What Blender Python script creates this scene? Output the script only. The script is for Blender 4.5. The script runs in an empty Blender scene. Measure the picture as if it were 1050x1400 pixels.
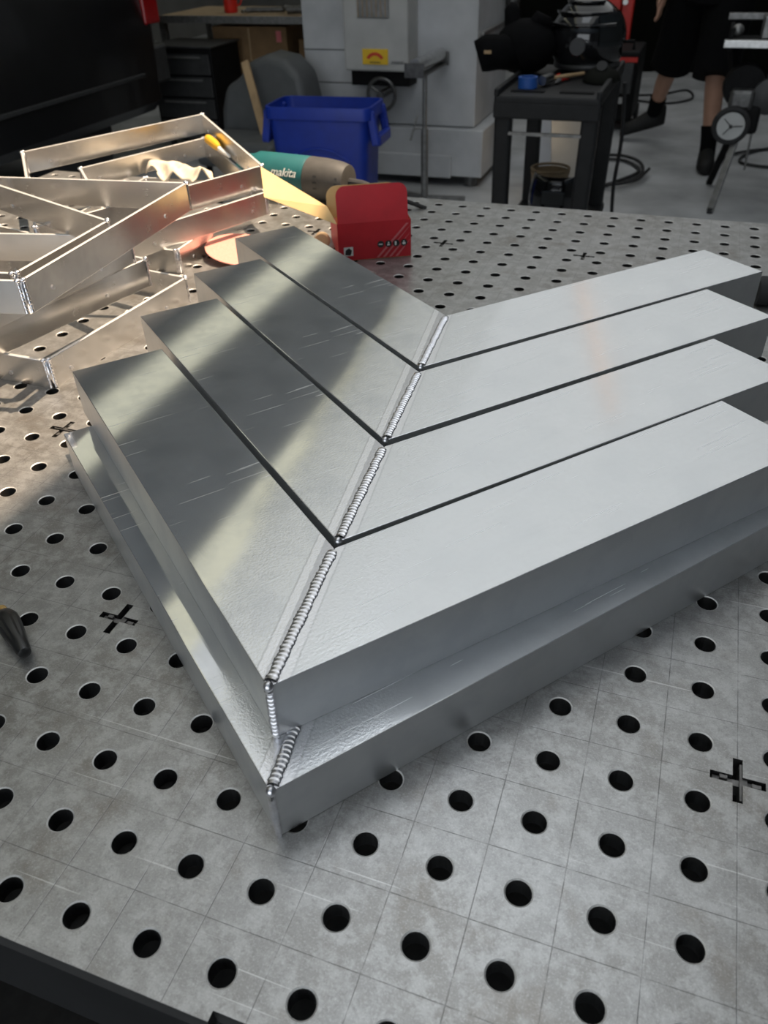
import bpy, math, random
from mathutils import Vector, Matrix, Euler
random.seed(7)
S = bpy.context.scene
COL = S.collection
U = 0.05            # table hole pitch in metres
TZ = 0.9            # height of the table top above the floor

# ---------------------------------------------------------------- camera
cam = bpy.data.cameras.new('camera'); camo = bpy.data.objects.new('camera', cam); COL.objects.link(camo)
cam.sensor_fit = 'VERTICAL'; cam.sensor_height = 36.0; cam.lens = 1083.646 / 1400 * 36.0
cam.clip_start = 0.02; cam.clip_end = 200
Rx = Vector((0.94161267, 0.33568902, -0.0260475)); Ry = Vector((0.18337511, -0.57617296, -0.79649124)); Rz = Vector((-0.28238123, 0.74520977, -0.60408877))
m = Matrix.Identity(4)
for r in range(3):
    m[r][0] = Rx[r]; m[r][1] = -Ry[r]; m[r][2] = -Rz[r]
m.translation = Vector((1.33231484 * U, -5.09064606 * U, TZ + 9.60154223 * U))
camo.matrix_world = m
cam.dof.use_dof = True; cam.dof.focus_distance = 0.70; cam.dof.aperture_fstop = 11.0
S.camera = camo
S.cycles.glossy_bounces = 7
S.view_settings.view_transform = 'Standard'; S.view_settings.look = 'None'
S.view_settings.exposure = 0.0; S.view_settings.gamma = 1.0; S.view_settings.use_curve_mapping = False

# ---------------------------------------------------------------- sky, sun
w = bpy.data.worlds.new('sky'); S.world = w; w.use_nodes = True
bg = w.node_tree.nodes['Background']; bg.inputs[0].default_value = (0.88, 0.94, 1.0, 1); bg.inputs[1].default_value = 2.2
sun = bpy.data.lights.new('sun', 'SUN'); sun.energy = 9.5; sun.angle = math.radians(0.6); sun.color = (1.0, 0.78, 0.56)
suno = bpy.data.objects.new('sun', sun); COL.objects.link(suno)
suno.rotation_euler = Vector((0.28, 0.18, 1.0)).to_track_quat('Z', 'Y').to_euler(); suno.location = (0.5, 1.0, 8)
SKY_WHITE = 0.66    # radiance of the translucent roof sheets
SKY_YELLOW = 0.70

# ---------------------------------------------------------------- material helpers
def new_mat(name):
    mt = bpy.data.materials.new(name); mt.use_nodes = True
    return mt, mt.node_tree.nodes, mt.node_tree.links, mt.node_tree.nodes['Principled BSDF']
def plain(name, col, rough=0.5, metal=0.0, var=0.12, scale=30.0, bump=0.0, spec=0.5, coat=0.0, bscale=None):
    mt, N, L, p = new_mat(name)
    tc = N.new('ShaderNodeTexCoord'); nz = N.new('ShaderNodeTexNoise'); nz.inputs['Scale'].default_value = scale; nz.inputs['Detail'].default_value = 4
    L.new(tc.outputs['Object'], nz.inputs['Vector'])
    rp = N.new('ShaderNodeValToRGB'); rp.color_ramp.elements[0].position = 0.3; rp.color_ramp.elements[1].position = 0.7
    rp.color_ramp.elements[0].color = tuple(max(0, c * (1 - var)) for c in col) + (1,)
    rp.color_ramp.elements[1].color = tuple(min(1, c * (1 + var)) for c in col) + (1,)
    L.new(nz.outputs['Fac'], rp.inputs[0]); L.new(rp.outputs[0], p.inputs['Base Color'])
    p.inputs['Roughness'].default_value = rough; p.inputs['Metallic'].default_value = metal
    p.inputs['Specular IOR Level'].default_value = spec; p.inputs['Coat Weight'].default_value = coat
    if bump > 0:
        n2 = N.new('ShaderNodeTexNoise'); n2.inputs['Scale'].default_value = bscale or scale * 4; n2.inputs['Detail'].default_value = 3
        L.new(tc.outputs['Object'], n2.inputs['Vector'])
        b = N.new('ShaderNodeBump'); b.inputs['Strength'].default_value = bump; b.inputs['Distance'].default_value = 0.001
        L.new(n2.outputs['Fac'], b.inputs['Height']); L.new(b.outputs[0], p.inputs['Normal'])
    return mt
def emit(name, col, strength):
    mt, N, L, p = new_mat(name)
    p.inputs['Base Color'].default_value = tuple(c * 0.5 for c in col) + (1,); p.inputs['Roughness'].default_value = 0.6
    p.inputs['Emission Color'].default_value = tuple(col) + (1,); p.inputs['Emission Strength'].default_value = strength
    return mt
def math_node(N, L, op, a, b=None, c=None):
    n = N.new('ShaderNodeMath'); n.operation = op
    for i, v in enumerate((a, b, c)):
        if v is None: continue
        if isinstance(v, (int, float)): n.inputs[i].default_value = v
        else: L.new(v, n.inputs[i])
    return n.outputs[0]
def mix_col(N, L, fac, a, b, mode='MIX'):
    n = N.new('ShaderNodeMix'); n.data_type = 'RGBA'; n.blend_type = mode
    for i, v in ((0, fac), (6, a), (7, b)):
        if isinstance(v, (int, float)): n.inputs[i].default_value = v
        elif isinstance(v, tuple): n.inputs[i].default_value = v
        else: L.new(v, n.inputs[i])
    return n.outputs[2]
def noise(N, L, vec, scale, detail=4, rough=0.55):
    n = N.new('ShaderNodeTexNoise'); n.inputs['Scale'].default_value = scale; n.inputs['Detail'].default_value = detail; n.inputs['Roughness'].default_value = rough
    L.new(vec, n.inputs['Vector']); return n.outputs['Fac']
def mapping(N, L, vec, scale, rot=(0, 0, 0)):
    n = N.new('ShaderNodeMapping'); n.inputs['Scale'].default_value = scale; n.inputs['Rotation'].default_value = rot
    L.new(vec, n.inputs['Vector']); return n.outputs[0]
def smooth(N, L, val, lo, hi, a=0.0, b=1.0):
    n = N.new('ShaderNodeMapRange'); n.interpolation_type = 'SMOOTHSTEP'
    n.inputs[1].default_value = lo; n.inputs[2].default_value = hi; n.inputs[3].default_value = a; n.inputs[4].default_value = b
    L.new(val, n.inputs[0]); return n.outputs[0]

def brushed(name, axis, base=(0.80, 0.815, 0.83), r0=0.03, r1=0.06, halo=True, streak=1.0, haze=0.20, stain=0.30):
    """mill-finish aluminium; grain runs along local axis (0 = X, 1 = Y)"""
    mt, N, L, p = new_mat(name)
    tc = N.new('ShaderNodeTexCoord'); v = tc.outputs['Object']
    sc = (6, 900, 900) if axis == 0 else (900, 6, 900)
    grain = noise(N, L, mapping(N, L, v, sc), 1.0, 3)
    sc2 = (10, 160, 160) if axis == 0 else (160, 10, 160)
    broad = noise(N, L, mapping(N, L, v, sc2), 1.0, 3)
    blot = noise(N, L, v, 22.0, 5, 0.6)
    fine = noise(N, L, v, 420.0, 4, 0.7)
    cl = noise(N, L, v, 9.0, 4)
    dark = smooth(N, L, blot, 0.42, 0.68)
    col = mix_col(N, L, math_node(N, L, 'MULTIPLY', dark, stain), tuple(base) + (1,), (base[0] * 0.70, base[1] * 0.72, base[2] * 0.76, 1))
    col = mix_col(N, L, math_node(N, L, 'MULTIPLY', smooth(N, L, broad, 0.5, 0.8), 0.12), col, (0.62, 0.62, 0.62, 1))
    # long thin scratches in a few directions
    scr = None
    for k, (ang, sx, th) in enumerate(((0.35, 9, 0.80), (-0.7, 14, 0.81), (1.15, 8, 0.80))):
        q = noise(N, L, mapping(N, L, v, (sx, 700, 1), (0, 0, ang)), 1.0, 0)
        q = smooth(N, L, q, th, th + 0.02)
        scr = q if scr is None else math_node(N, L, 'MAXIMUM', scr, q)
    col = mix_col(N, L, math_node(N, L, 'MULTIPLY', scr, 0.5), col, (0.95, 0.96, 0.97, 1))
    rough = math_node(N, L, 'MULTIPLY_ADD', blot, (r1 - r0), r0)
    rough = math_node(N, L, 'ADD', rough, math_node(N, L, 'MULTIPLY', grain, 0.04))
    rough = math_node(N, L, 'MAXIMUM', rough, math_node(N, L, 'MULTIPLY', scr, 0.5))
    hgt = math_node(N, L, 'ADD', math_node(N, L, 'MULTIPLY', grain, 0.09 * streak), math_node(N, L, 'MULTIPLY', fine, 0.04))
    if halo:
        # sanded patch around the mitre and the whitish cleaning zone right beside the bead
        sep = N.new('ShaderNodeSeparateXYZ'); L.new(v, sep.inputs[0])
        d = math_node(N, L, 'ABSOLUTE', math_node(N, L, 'MULTIPLY', math_node(N, L, 'SUBTRACT', sep.outputs[0], sep.outputs[1]), 0.7071))
        dj = math_node(N, L, 'ADD', d, math_node(N, L, 'MULTIPLY', math_node(N, L, 'SUBTRACT', cl, 0.5), 0.05))
        sand = smooth(N, L, dj, 0.045, 0.085, 1.0, 0.0)
        rough = math_node(N, L, 'ADD', rough, math_node(N, L, 'MULTIPLY', sand, 0.12))
        ptch = noise(N, L, v, 480.0, 3, 0.65)
        hgt = math_node(N, L, 'ADD', hgt, math_node(N, L, 'MULTIPLY', math_node(N, L, 'MULTIPLY', ptch, sand), 1.6))
        dn = math_node(N, L, 'ADD', d, math_node(N, L, 'MULTIPLY', math_node(N, L, 'SUBTRACT', noise(N, L, v, 160.0, 2), 0.5), 0.002))
        edge = smooth(N, L, dn, 0.0118, 0.0128, 0.45, 0.0)
        col = mix_col(N, L, edge, col, (0.50, 0.50, 0.52, 1))
        zone = smooth(N, L, dn, 0.0106, 0.0116, 1.0, 0.0)
        col = mix_col(N, L, zone, col, (0.86, 0.865, 0.89, 1))
        rim = math_node(N, L, 'MULTIPLY', smooth(N, L, dn, 0.0046, 0.0056, 1.0, 0.0), 0.55)
        col = mix_col(N, L, rim, col, (0.42, 0.42, 0.45, 1))
    b = N.new('ShaderNodeBump'); b.inputs['Strength'].default_value = 0.35; b.inputs['Distance'].default_value = 0.0004
    L.new(hgt, b.inputs['Height']); L.new(b.outputs[0], p.inputs['Normal'])
    L.new(col, p.inputs['Base Color']); L.new(rough, p.inputs['Roughness']); p.inputs['Metallic'].default_value = 1.0
    if haze > 0:    # worn oxide skin: a broad lobe under the polished one
        h = N.new('ShaderNodeBsdfPrincipled'); L.new(col, h.inputs['Base Color']); h.inputs['Metallic'].default_value = 0.9; h.inputs['Roughness'].default_value = 0.46
        L.new(b.outputs[0], h.inputs['Normal'])
        mx = N.new('ShaderNodeMixShader'); L.new(math_node(N, L, 'MULTIPLY_ADD', smooth(N, L, blot, 0.3, 0.7), 0.08, haze - 0.04), mx.inputs[0])
        L.new(p.outputs[0], mx.inputs[1]); L.new(h.outputs[0], mx.inputs[2]); L.new(mx.outputs[0], N['Material Output'].inputs['Surface'])
    return mt

def table_mat():
    mt, N, L, p = new_mat('ground_steel_plate')
    tc = N.new('ShaderNodeTexCoord'); v = tc.outputs['Object']
    sep = N.new('ShaderNodeSeparateXYZ'); L.new(v, sep.inputs[0])
    wob = noise(N, L, v, 60.0, 2)
    def line(o):
        f = math_node(N, L, 'FRACT', math_node(N, L, 'ADD', math_node(N, L, 'DIVIDE', o, U), 100.0))   # holes at 0, lines at .5
        d = math_node(N, L, 'ABSOLUTE', math_node(N, L, 'SUBTRACT', f, 0.5))
        return smooth(N, L, d, 0.002, 0.009, 1.0, 0.0)
    ln = math_node(N, L, 'MAXIMUM', line(sep.outputs[0]), line(sep.outputs[1]))
    ln = math_node(N, L, 'MULTIPLY', ln, smooth(N, L, wob, 0.3, 0.6, 0.15, 0.6))
    n1 = noise(N, L, v, 7.0, 6, 0.6); n2 = noise(N, L, v, 55.0, 6, 0.7); n3 = noise(N, L, v, 300.0, 4, 0.75)
    n4 = noise(N, L, mapping(N, L, v, (1, 1, 1), (0, 0, 0.6)), 16.0, 5, 0.65)
    col = mix_col(N, L, smooth(N, L, n1, 0.35, 0.7), (0.350, 0.348, 0.342, 1), (0.255, 0.246, 0.230, 1))
    col = mix_col(N, L, math_node(N, L, 'MULTIPLY', smooth(N, L, n2, 0.42, 0.62), 0.60), col, (0.52, 0.52, 0.515, 1))
    col = mix_col(N, L, math_node(N, L, 'MULTIPLY', smooth(N, L, n4, 0.52, 0.72), 0.60), col, (0.19, 0.165, 0.135, 1))
    col = mix_col(N, L, math_node(N, L, 'MULTIPLY', smooth(N, L, n3, 0.50, 0.68), 0.35), col, (0.19, 0.185, 0.18, 1))
    col = mix_col(N, L, math_node(N, L, 'MULTIPLY', smooth(N, L, noise(N, L, v, 700.0, 3, 0.75), 0.50, 0.68), 0.22), col, (0.80, 0.80, 0.79, 1))
    scr = smooth(N, L, noise(N, L, mapping(N, L, v, (4, 320, 1), (0, 0, 1.0)), 1.0, 1), 0.74, 0.77)
    scr2 = smooth(N, L, noise(N, L, mapping(N, L, v, (5, 280, 1), (0, 0, -0.3)), 1.0, 1), 0.75, 0.78)
    col = mix_col(N, L, math_node(N, L, 'MULTIPLY', math_node(N, L, 'MAXIMUM', scr, scr2), 0.5), col, (0.75, 0.75, 0.74, 1))
    col = mix_col(N, L, ln, col, (0.08, 0.08, 0.08, 1))
    L.new(col, p.inputs['Base Color'])
    p.inputs['Metallic'].default_value = 0.68
    L.new(math_node(N, L, 'ADD', math_node(N, L, 'MULTIPLY', n2, 0.18), 0.23), p.inputs['Roughness'])
    h = math_node(N, L, 'SUBTRACT', math_node(N, L, 'ADD', n3, math_node(N, L, 'MULTIPLY', n2, 0.8)), ln)
    b = N.new('ShaderNodeBump'); b.inputs['Strength'].default_value = 0.25; b.inputs['Distance'].default_value = 0.0005
    L.new(h, b.inputs['Height']); L.new(b.outputs[0], p.inputs['Normal'])
    return mt

M = {}
M['table'] = table_mat()
M['alu_x'] = brushed('mill_aluminium_grain_along', 0, stain=0.10, haze=0.36, r0=0.07, r1=0.13)
M['alu_y'] = brushed('mill_aluminium_grain_across', 1)
M['alu_side'] = brushed('mill_aluminium_side', 0, base=(0.72, 0.73, 0.735), r0=0.24, r1=0.40, halo=False, haze=0.5)
M['flatbar'] = brushed('aluminium_flat_bar', 0, base=(0.70, 0.69, 0.675), r0=0.14, r1=0.30, halo=False, streak=1.4)
M['sawn'] = plain('sawn_aluminium_edge', (0.80, 0.79, 0.77), 0.55, 0.75, 0.08, 200)
M['weld'] = plain('weld_bead_aluminium', (0.80, 0.80, 0.83), 0.30, 1.0, 0.12, 300)
M['shaded_steel'] = plain('shade_darkened_steel', (0.022, 0.021, 0.020), 0.6, 0.3, 0.3, 60)  # oxidised steel made near-black: shade of holes and plate edge put into colour
M['chamfer'] = plain('pale_hole_edge', (0.62, 0.61, 0.59), 0.5, 0.6, 0.15, 150)  # hole rims coloured paler than the plate
M['slot_steel'] = plain('slot_tab_steel', (0.16, 0.155, 0.15), 0.45, 0.8, 0.35, 120, 0.3)
M['black_paint'] = plain('black_paint', (0.005, 0.005, 0.0055), 0.6, 0, 0.3, 20, spec=0.15)
M['black_gloss'] = plain('black_gloss', (0.008, 0.008, 0.009), 0.12, 0, 0.2, 20, coat=0.5)
M['van_paint'] = plain('black_van_paint', (0.006, 0.006, 0.007), 0.30, 0, 0.3, 6, coat=0.2)
M['rubber'] = plain('black_rubber', (0.015, 0.015, 0.016), 0.7, 0, 0.3, 40)
M['trim_black'] = plain('black_trim', (0.03, 0.031, 0.032), 0.45, 0, 0.2, 30)
M['glass_dark'] = plain('tinted_glass', (0.01, 0.012, 0.013), 0.05, 0, 0.1, 5)
M['red_lens'] = plain('red_lens', (0.30, 0.006, 0.008), 0.2, 0, 0.2, 60)
M['red_paint'] = plain('red_paint', (0.55, 0.02, 0.012), 0.4, 0, 0.15, 12)
M['concrete'] = plain('painted_concrete', (0.36, 0.37, 0.38), 0.55, 0, 0.28, 3.0, 0.2, bscale=80)
M['wall'] = plain('dull_wall', (0.16, 0.16, 0.155), 0.8, 0, 0.15, 2)
M['roof'] = plain('dull_roof_sheet', (0.40, 0.46, 0.53), 0.7, 0, 0.1, 2)
M['curtain'] = plain('dark_green_welding_curtain', (0.006, 0.0065, 0.005), 0.8, 0, 0.3, 3, spec=0.1)
M['machine'] = plain('chalky_white_machine_paint', (0.44, 0.45, 0.46), 0.55, 0, 0.14, 5, 0.1)
M['machine2'] = plain('cream_grey_cabinet_paint', (0.40, 0.40, 0.385), 0.5, 0, 0.10, 7)
M['seam'] = plain('panel_gap', (0.10, 0.10, 0.10), 0.8)
M['iron'] = plain('worn_cast_iron', (0.13, 0.13, 0.128), 0.4, 0.8, 0.3, 40)
M['steel'] = plain('bright_steel', (0.55, 0.55, 0.54), 0.28, 1.0, 0.12, 50)
M['dull_steel'] = plain('dull_steel', (0.23, 0.23, 0.225), 0.42, 0.7, 0.2, 40)
M['blue_plastic'] = plain('blue_plastic', (0.008, 0.035, 0.33), 0.42, 0, 0.10, 20)
M['grey_plastic'] = plain('charcoal_cart_plastic', (0.012, 0.0125, 0.0135), 0.55, 0, 0.2, 25, spec=0.3)
M['grey_vinyl'] = plain('grey_vinyl', (0.075, 0.08, 0.083), 0.5, 0, 0.12, 12)
M['cardboard'] = plain('brown_cardboard', (0.20, 0.12, 0.055), 0.8, 0, 0.12, 15)
M['wood'] = plain('raw_wood', (0.36, 0.245, 0.13), 0.7, 0, 0.2, 12)
M['ply'] = plain('plywood', (0.30, 0.22, 0.13), 0.7, 0, 0.2, 12)
M['card_in'] = plain('carton_inside_board', (0.72, 0.50, 0.23), 0.8, 0, 0.05, 30)
M['card_red'] = plain('carton_red_print', (0.52, 0.014, 0.024), 0.45, 0, 0.08, 30)
M['card_pink'] = plain('carton_pale_stripe', (0.62, 0.16, 0.17), 0.45, 0, 0.05, 30)
M['white_print'] = plain('white_print', (0.75, 0.75, 0.73), 0.5, 0, 0.05, 30)
M['black_print'] = plain('black_print', (0.02, 0.02, 0.02), 0.5, 0, 0.1, 30)
M['teal'] = plain('teal_tool_plastic', (0.014, 0.115, 0.122), 0.38, 0, 0.08, 30)
M['tool_grey'] = plain('charcoal_tool_plastic', (0.065, 0.061, 0.055), 0.5, 0, 0.12, 60)
M['salmon'] = plain('salmon_sanding_disc', (0.74, 0.30, 0.24), 0.85, 0, 0.08, 300, 0.2)
M['yellow'] = plain('yellow_plastic', (0.80, 0.44, 0.03), 0.45, 0, 0.05, 30)
M['cloth'] = plain('cream_cotton', (0.66, 0.58, 0.46), 0.9, 0, 0.15, 60, 0.3)
M['tan_disc'] = plain('tan_abrasive', (0.62, 0.46, 0.28), 0.85, 0, 0.1, 100)
M['brass'] = plain('brass', (0.70, 0.48, 0.20), 0.3, 1.0, 0.1, 60)
M['bakelite'] = plain('black_bakelite', (0.012, 0.012, 0.012), 0.28, 0, 0.2, 60)
M['sign_yellow'] = plain('sign_yellow', (0.72, 0.46, 0.02), 0.5, 0, 0.06, 20)
M['sign_red'] = plain('sign_red', (0.55, 0.05, 0.02), 0.5, 0, 0.06, 20)
M['skin'] = plain('skin', (0.42, 0.235, 0.16), 0.55, 0, 0.08, 15)
M['black_cloth'] = plain('black_cloth', (0.0035, 0.0035, 0.004), 0.9, 0, 0.2, 40, spec=0.1)
M['shoe'] = plain('black_trainer', (0.009, 0.009, 0.009), 0.6, 0, 0.3, 40, spec=0.3)
M['shoe_mark'] = plain('grey_shoe_mark', (0.16, 0.15, 0.14), 0.6, 0, 0.1, 40)
M['hair'] = plain('brown_hair', (0.05, 0.03, 0.02), 0.7, 0, 0.3, 60)
M['blue_tape'] = plain('blue_tape', (0.02, 0.09, 0.35), 0.5, 0, 0.1, 30)
M['dial_face'] = plain('dial_face', (0.50, 0.51, 0.50), 0.5, 0, 0.06, 20)
M['white_board'] = plain('white_board', (0.62, 0.62, 0.64), 0.6, 0, 0.05, 8)
M['sky_white'] = emit('translucent_roof_sheet', (0.97, 1.0, 1.0), SKY_WHITE)
M['sky_yellow'] = emit('yellowed_roof_sheet', (1.0, 0.97, 0.74), SKY_YELLOW)
M['tube_warm'] = emit('warm_lamp_tube', (1.0, 0.58, 0.34), 1.35)
M['added_lamp_warm'] = emit('added_lamp_globe', (1.0, 0.72, 0.42), 9.0)  # added lamp without a known source, for the warm patch behind the cart

# ---------------------------------------------------------------- mesh helpers
class MB:
    def __init__(s): s.v = []; s.f = []
    def add(s, vs, fs):
        o = len(s.v); s.v += [tuple(x) for x in vs]; s.f += [tuple(i + o for i in f) for f in fs]; return s
    def box(s, c, d, R=None):
        c = Vector(c); hx, hy, hz = d[0] / 2, d[1] / 2, d[2] / 2
        vs = [Vector((x, y, z)) for z in (-hz, hz) for y in (-hy, hy) for x in (-hx, hx)]
        if R is not None: vs = [R @ q for q in vs]
        return s.add([q + c for q in vs], [(0, 2, 3, 1), (4, 5, 7, 6), (0, 1, 5, 4), (2, 6, 7, 3), (0, 4, 6, 2), (1, 3, 7, 5)])
    def beam(s, a, b, wd, ht, up=(0, 0, 1)):
        a = Vector(a); b = Vector(b); d = (b - a); l = d.length; d.normalize(); up = Vector(up)
        sx = d.cross(up); sx.normalize(); uz = sx.cross(d)
        R = Matrix((d, -sx, uz)).transposed()
        return s.box((a + b) / 2, (l, wd, ht), R)
    def prism(s, poly, z0, z1):
        n = len(poly)
        return s.add([(x, y, z0) for x, y in poly] + [(x, y, z1) for x, y in poly],
                     [tuple(range(n))[::-1], tuple(range(n, 2 * n))] + [(i, (i + 1) % n, n + (i + 1) % n, n + i) for i in range(n)])
    def tube(s, pts, rad, n=12, cap=True):
        pts = [Vector(q) for q in pts]; rs = rad if isinstance(rad, (list, tuple)) else [rad] * len(pts)
        o = len(s.v); pu = None
        for i, q in enumerate(pts):
            d = (pts[min(i + 1, len(pts) - 1)] - pts[max(i - 1, 0)]).normalized()
            if pu is None:
                pu = d.orthogonal().normalized()
            pu = (pu - d * pu.dot(d)).normalized(); pv = d.cross(pu)
            for k in range(n):
                a = 2 * math.pi * k / n; s.v.append(tuple(q + (pu * math.cos(a) + pv * math.sin(a)) * rs[i]))
        for i in range(len(pts) - 1):
            for k in range(n):
                s.f.append((o + i * n + k, o + i * n + (k + 1) % n, o + (i + 1) * n + (k + 1) % n, o + (i + 1) * n + k))
        if cap:
            s.f.append(tuple(o + k for k in range(n))[::-1]); s.f.append(tuple(o + (len(pts) - 1) * n + k for k in range(n)))
        return s
    def cyl(s, a, b, r, n=20): return s.tube([a, b], r, n)
    def ball(s, c, r, n=12, m_=8, R=None):
        c = Vector(c); r = r if isinstance(r, (tuple, list)) else (r, r, r); o = len(s.v)
        for i in range(m_ + 1):
            t = math.pi * i / m_
            for k in range(n):
                a = 2 * math.pi * k / n
                q = Vector((r[0] * math.sin(t) * math.cos(a), r[1] * math.sin(t) * math.sin(a), r[2] * math.cos(t)))
                if R is not None: q = R @ q
                s.v.append(tuple(c + q))
        for i in range(m_):
            for k in range(n):
                s.f.append((o + i * n + k, o + (i + 1) * n + k, o + (i + 1) * n + (k + 1) % n, o + i * n + (k + 1) % n))
        return s
    def torus(s, c, R_, r, axis=(0, 0, 1), n=32, k=10):
        ax = Vector(axis).normalized(); u = ax.orthogonal().normalized(); vv = ax.cross(u); c = Vector(c); o = len(s.v)
        for i in range(n):
            a = 2 * math.pi * i / n; d = u * math.cos(a) + vv * math.sin(a)
            for j in range(k):
                b = 2 * math.pi * j / k; s.v.append(tuple(c + d * (R_ + r * math.cos(b)) + ax * (r * math.sin(b))))
        for i in range(n):
            for j in range(k):
                s.f.append((o + i * k + j, o + ((i + 1) % n) * k + j, o + ((i + 1) % n) * k + (j + 1) % k, o + i * k + (j + 1) % k))
        return s
    def lathe(s, a, b, prof, n=24):
        """prof: list of (t along a->b in metres, radius)"""
        a = Vector(a); d = (Vector(b) - a).normalized(); pu = d.orthogonal().normalized(); pv = d.cross(pu); o = len(s.v)
        for t, r in prof:
            for k in range(n):
                q = 2 * math.pi * k / n; s.v.append(tuple(a + d * t + (pu * math.cos(q) + pv * math.sin(q)) * max(r, 1e-5)))
        for i in range(len(prof) - 1):
            for k in range(n):
                s.f.append((o + i * n + k, o + i * n + (k + 1) % n, o + (i + 1) * n + (k + 1) % n, o + (i + 1) * n + k))
        s.f.append(tuple(o + k for k in range(n))[::-1]); s.f.append(tuple(o + (len(prof) - 1) * n + k for k in range(n)))
        return s
    def build(s, name, mat, parent=None, smooth_=False, bevel=0.0, seg=2, sub=0, ang=35):
        me = bpy.data.meshes.new(name); me.from_pydata(s.v, [], s.f); me.validate(); me.update()
        me.materials.append(mat)
        o = bpy.data.objects.new(name, me); COL.objects.link(o)
        if smooth_:
            me.polygons.foreach_set('use_smooth', [True] * len(me.polygons))
            try: me.set_sharp_from_angle(angle=math.radians(ang))
            except Exception: pass
        if parent is not None: o.parent = parent
        if bevel:
            b = o.modifiers.new('bevel', 'BEVEL'); b.width = bevel; b.segments = seg; b.limit_method = 'ANGLE'; b.angle_limit = math.radians(30)
        if sub:
            q = o.modifiers.new('sub', 'SUBSURF'); q.levels = sub; q.render_levels = sub
        return o
def tag(o, label=None, cat=None, group=None, kind=None):
    if label: o['label'] = label
    if cat: o['category'] = cat
    if group: o['group'] = group
    if kind: o['kind'] = kind
    return o
def empty(name, loc=(0, 0, 0), rz=0.0):
    o = bpy.data.objects.new(name, None); COL.objects.link(o); o.location = loc; o.rotation_euler = (0, 0, rz); o.empty_display_size = 0.05
    return o
def T(x, y, z=0.0): return Vector((x * U, y * U, TZ + z * U))
def text_mesh(name, body, size, mat, parent, mw, extrude=0.0003, shear=0.0):
    cu = bpy.data.curves.new(name + '_tmp', 'FONT'); cu.body = body; cu.size = size; cu.extrude = extrude; cu.shear = shear
    cu.align_x = 'CENTER'; cu.align_y = 'CENTER'
    to = bpy.data.objects.new(name + '_tmp', cu); COL.objects.link(to)
    dg = bpy.context.evaluated_depsgraph_get(); me = bpy.data.meshes.new_from_object(to.evaluated_get(dg)); me.name = name
    bpy.data.objects.remove(to); me.transform(mw); me.materials.clear(); me.materials.append(mat)
    o = bpy.data.objects.new(name, me); COL.objects.link(o); o.parent = parent
    return o
def frame_matrix(origin, xdir, ydir):
    x = Vector(xdir).normalized(); z = x.cross(Vector(ydir)).normalized(); y = z.cross(x)
    mm = Matrix((x, y, z)).transposed().to_4x4(); mm.translation = Vector(origin); return mm

# ================================================================ the workshop
XL, XR, YF, YB, RZ = -7.0, 6.0, -5.0, 12.5, TZ + 3.5
MB().box(((XL + XR) / 2, (YF + YB) / 2, -0.05), (XR - XL, YB - YF, 0.1)).build('floor', M['concrete'])['kind'] = 'structure'
def wallbox(name, x0, x1, y0, y1, z0=0, z1=RZ, mat='wall'):
    o = MB().box(((x0 + x1) / 2, (y0 + y1) / 2, (z0 + z1) / 2), (x1 - x0, y1 - y0, z1 - z0)).build(name, M[mat]); o['kind'] = 'structure'; return o
wallbox('wall_back', XL - 0.1, XR + 0.1, YB, YB + 0.1)
wallbox('wall_left', XL - 0.1, XL, YF, YB)
wallbox('wall_right', XR, XR + 0.1, YF, YB)
o = MB().box((-5.0, YF - 0.05, RZ / 2), (4.2, 0.1, RZ)).box((4.5, YF - 0.05, RZ / 2), (3.2, 0.1, RZ)).box((0.0, YF - 0.05, (3.6 + RZ) / 2), (5.8, 0.1, RZ - 3.6)).build('wall_front', M['wall']); o['kind'] = 'structure'
YE = 12.3
YS = -1.6      # the translucent runs start here
# roof: dull sheets with translucent runs, one clear pane left open above the bench
def strip(x0, x1, y0=YF, y1=YB): return ((x0 + x1) / 2, (y0 + y1) / 2, RZ + 0.02), (x1 - x0, y1 - y0, 0.04)
c = MB()
for a in ((XL - 0.1, -5.0), (-4.45, -2.85), (1.5, XR + 0.1)): c.box(*strip(*a))
c.box(*strip(-5.0, -4.45, YF, YS)); c.box(*strip(-2.85, 1.5, YF, YS)); c.box(*strip(-5.0, -4.45, YE, YB)); c.box(*strip(-2.85, 1.5, YE, YB))
ceil = c.build('ceiling', M['roof']); ceil['kind'] = 'structure'
HX0, HX1, HY0, HY1 = -0.95, 0.465, 0.72, 2.45
for nm, mat, rects in (('window_1', 'sky_yellow', [(-5.0, -4.45, YS, YE)]), ('window_2', 'sky_yellow', [(-2.85, -2.45, YS, YE)]),
                       ('window_3', 'sky_white', [(-2.45, HX0, YS, HY1), (HX1, 1.5, YS, HY1), (HX0, HX1, YS, HY0), (-2.45, 1.5, HY1, YE)])):
    b = MB()
    for r in rects: b.box(*strip(r[0], r[1], r[2], r[3]))
    b.build(nm, M[mat])['kind'] = 'structure'

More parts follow.
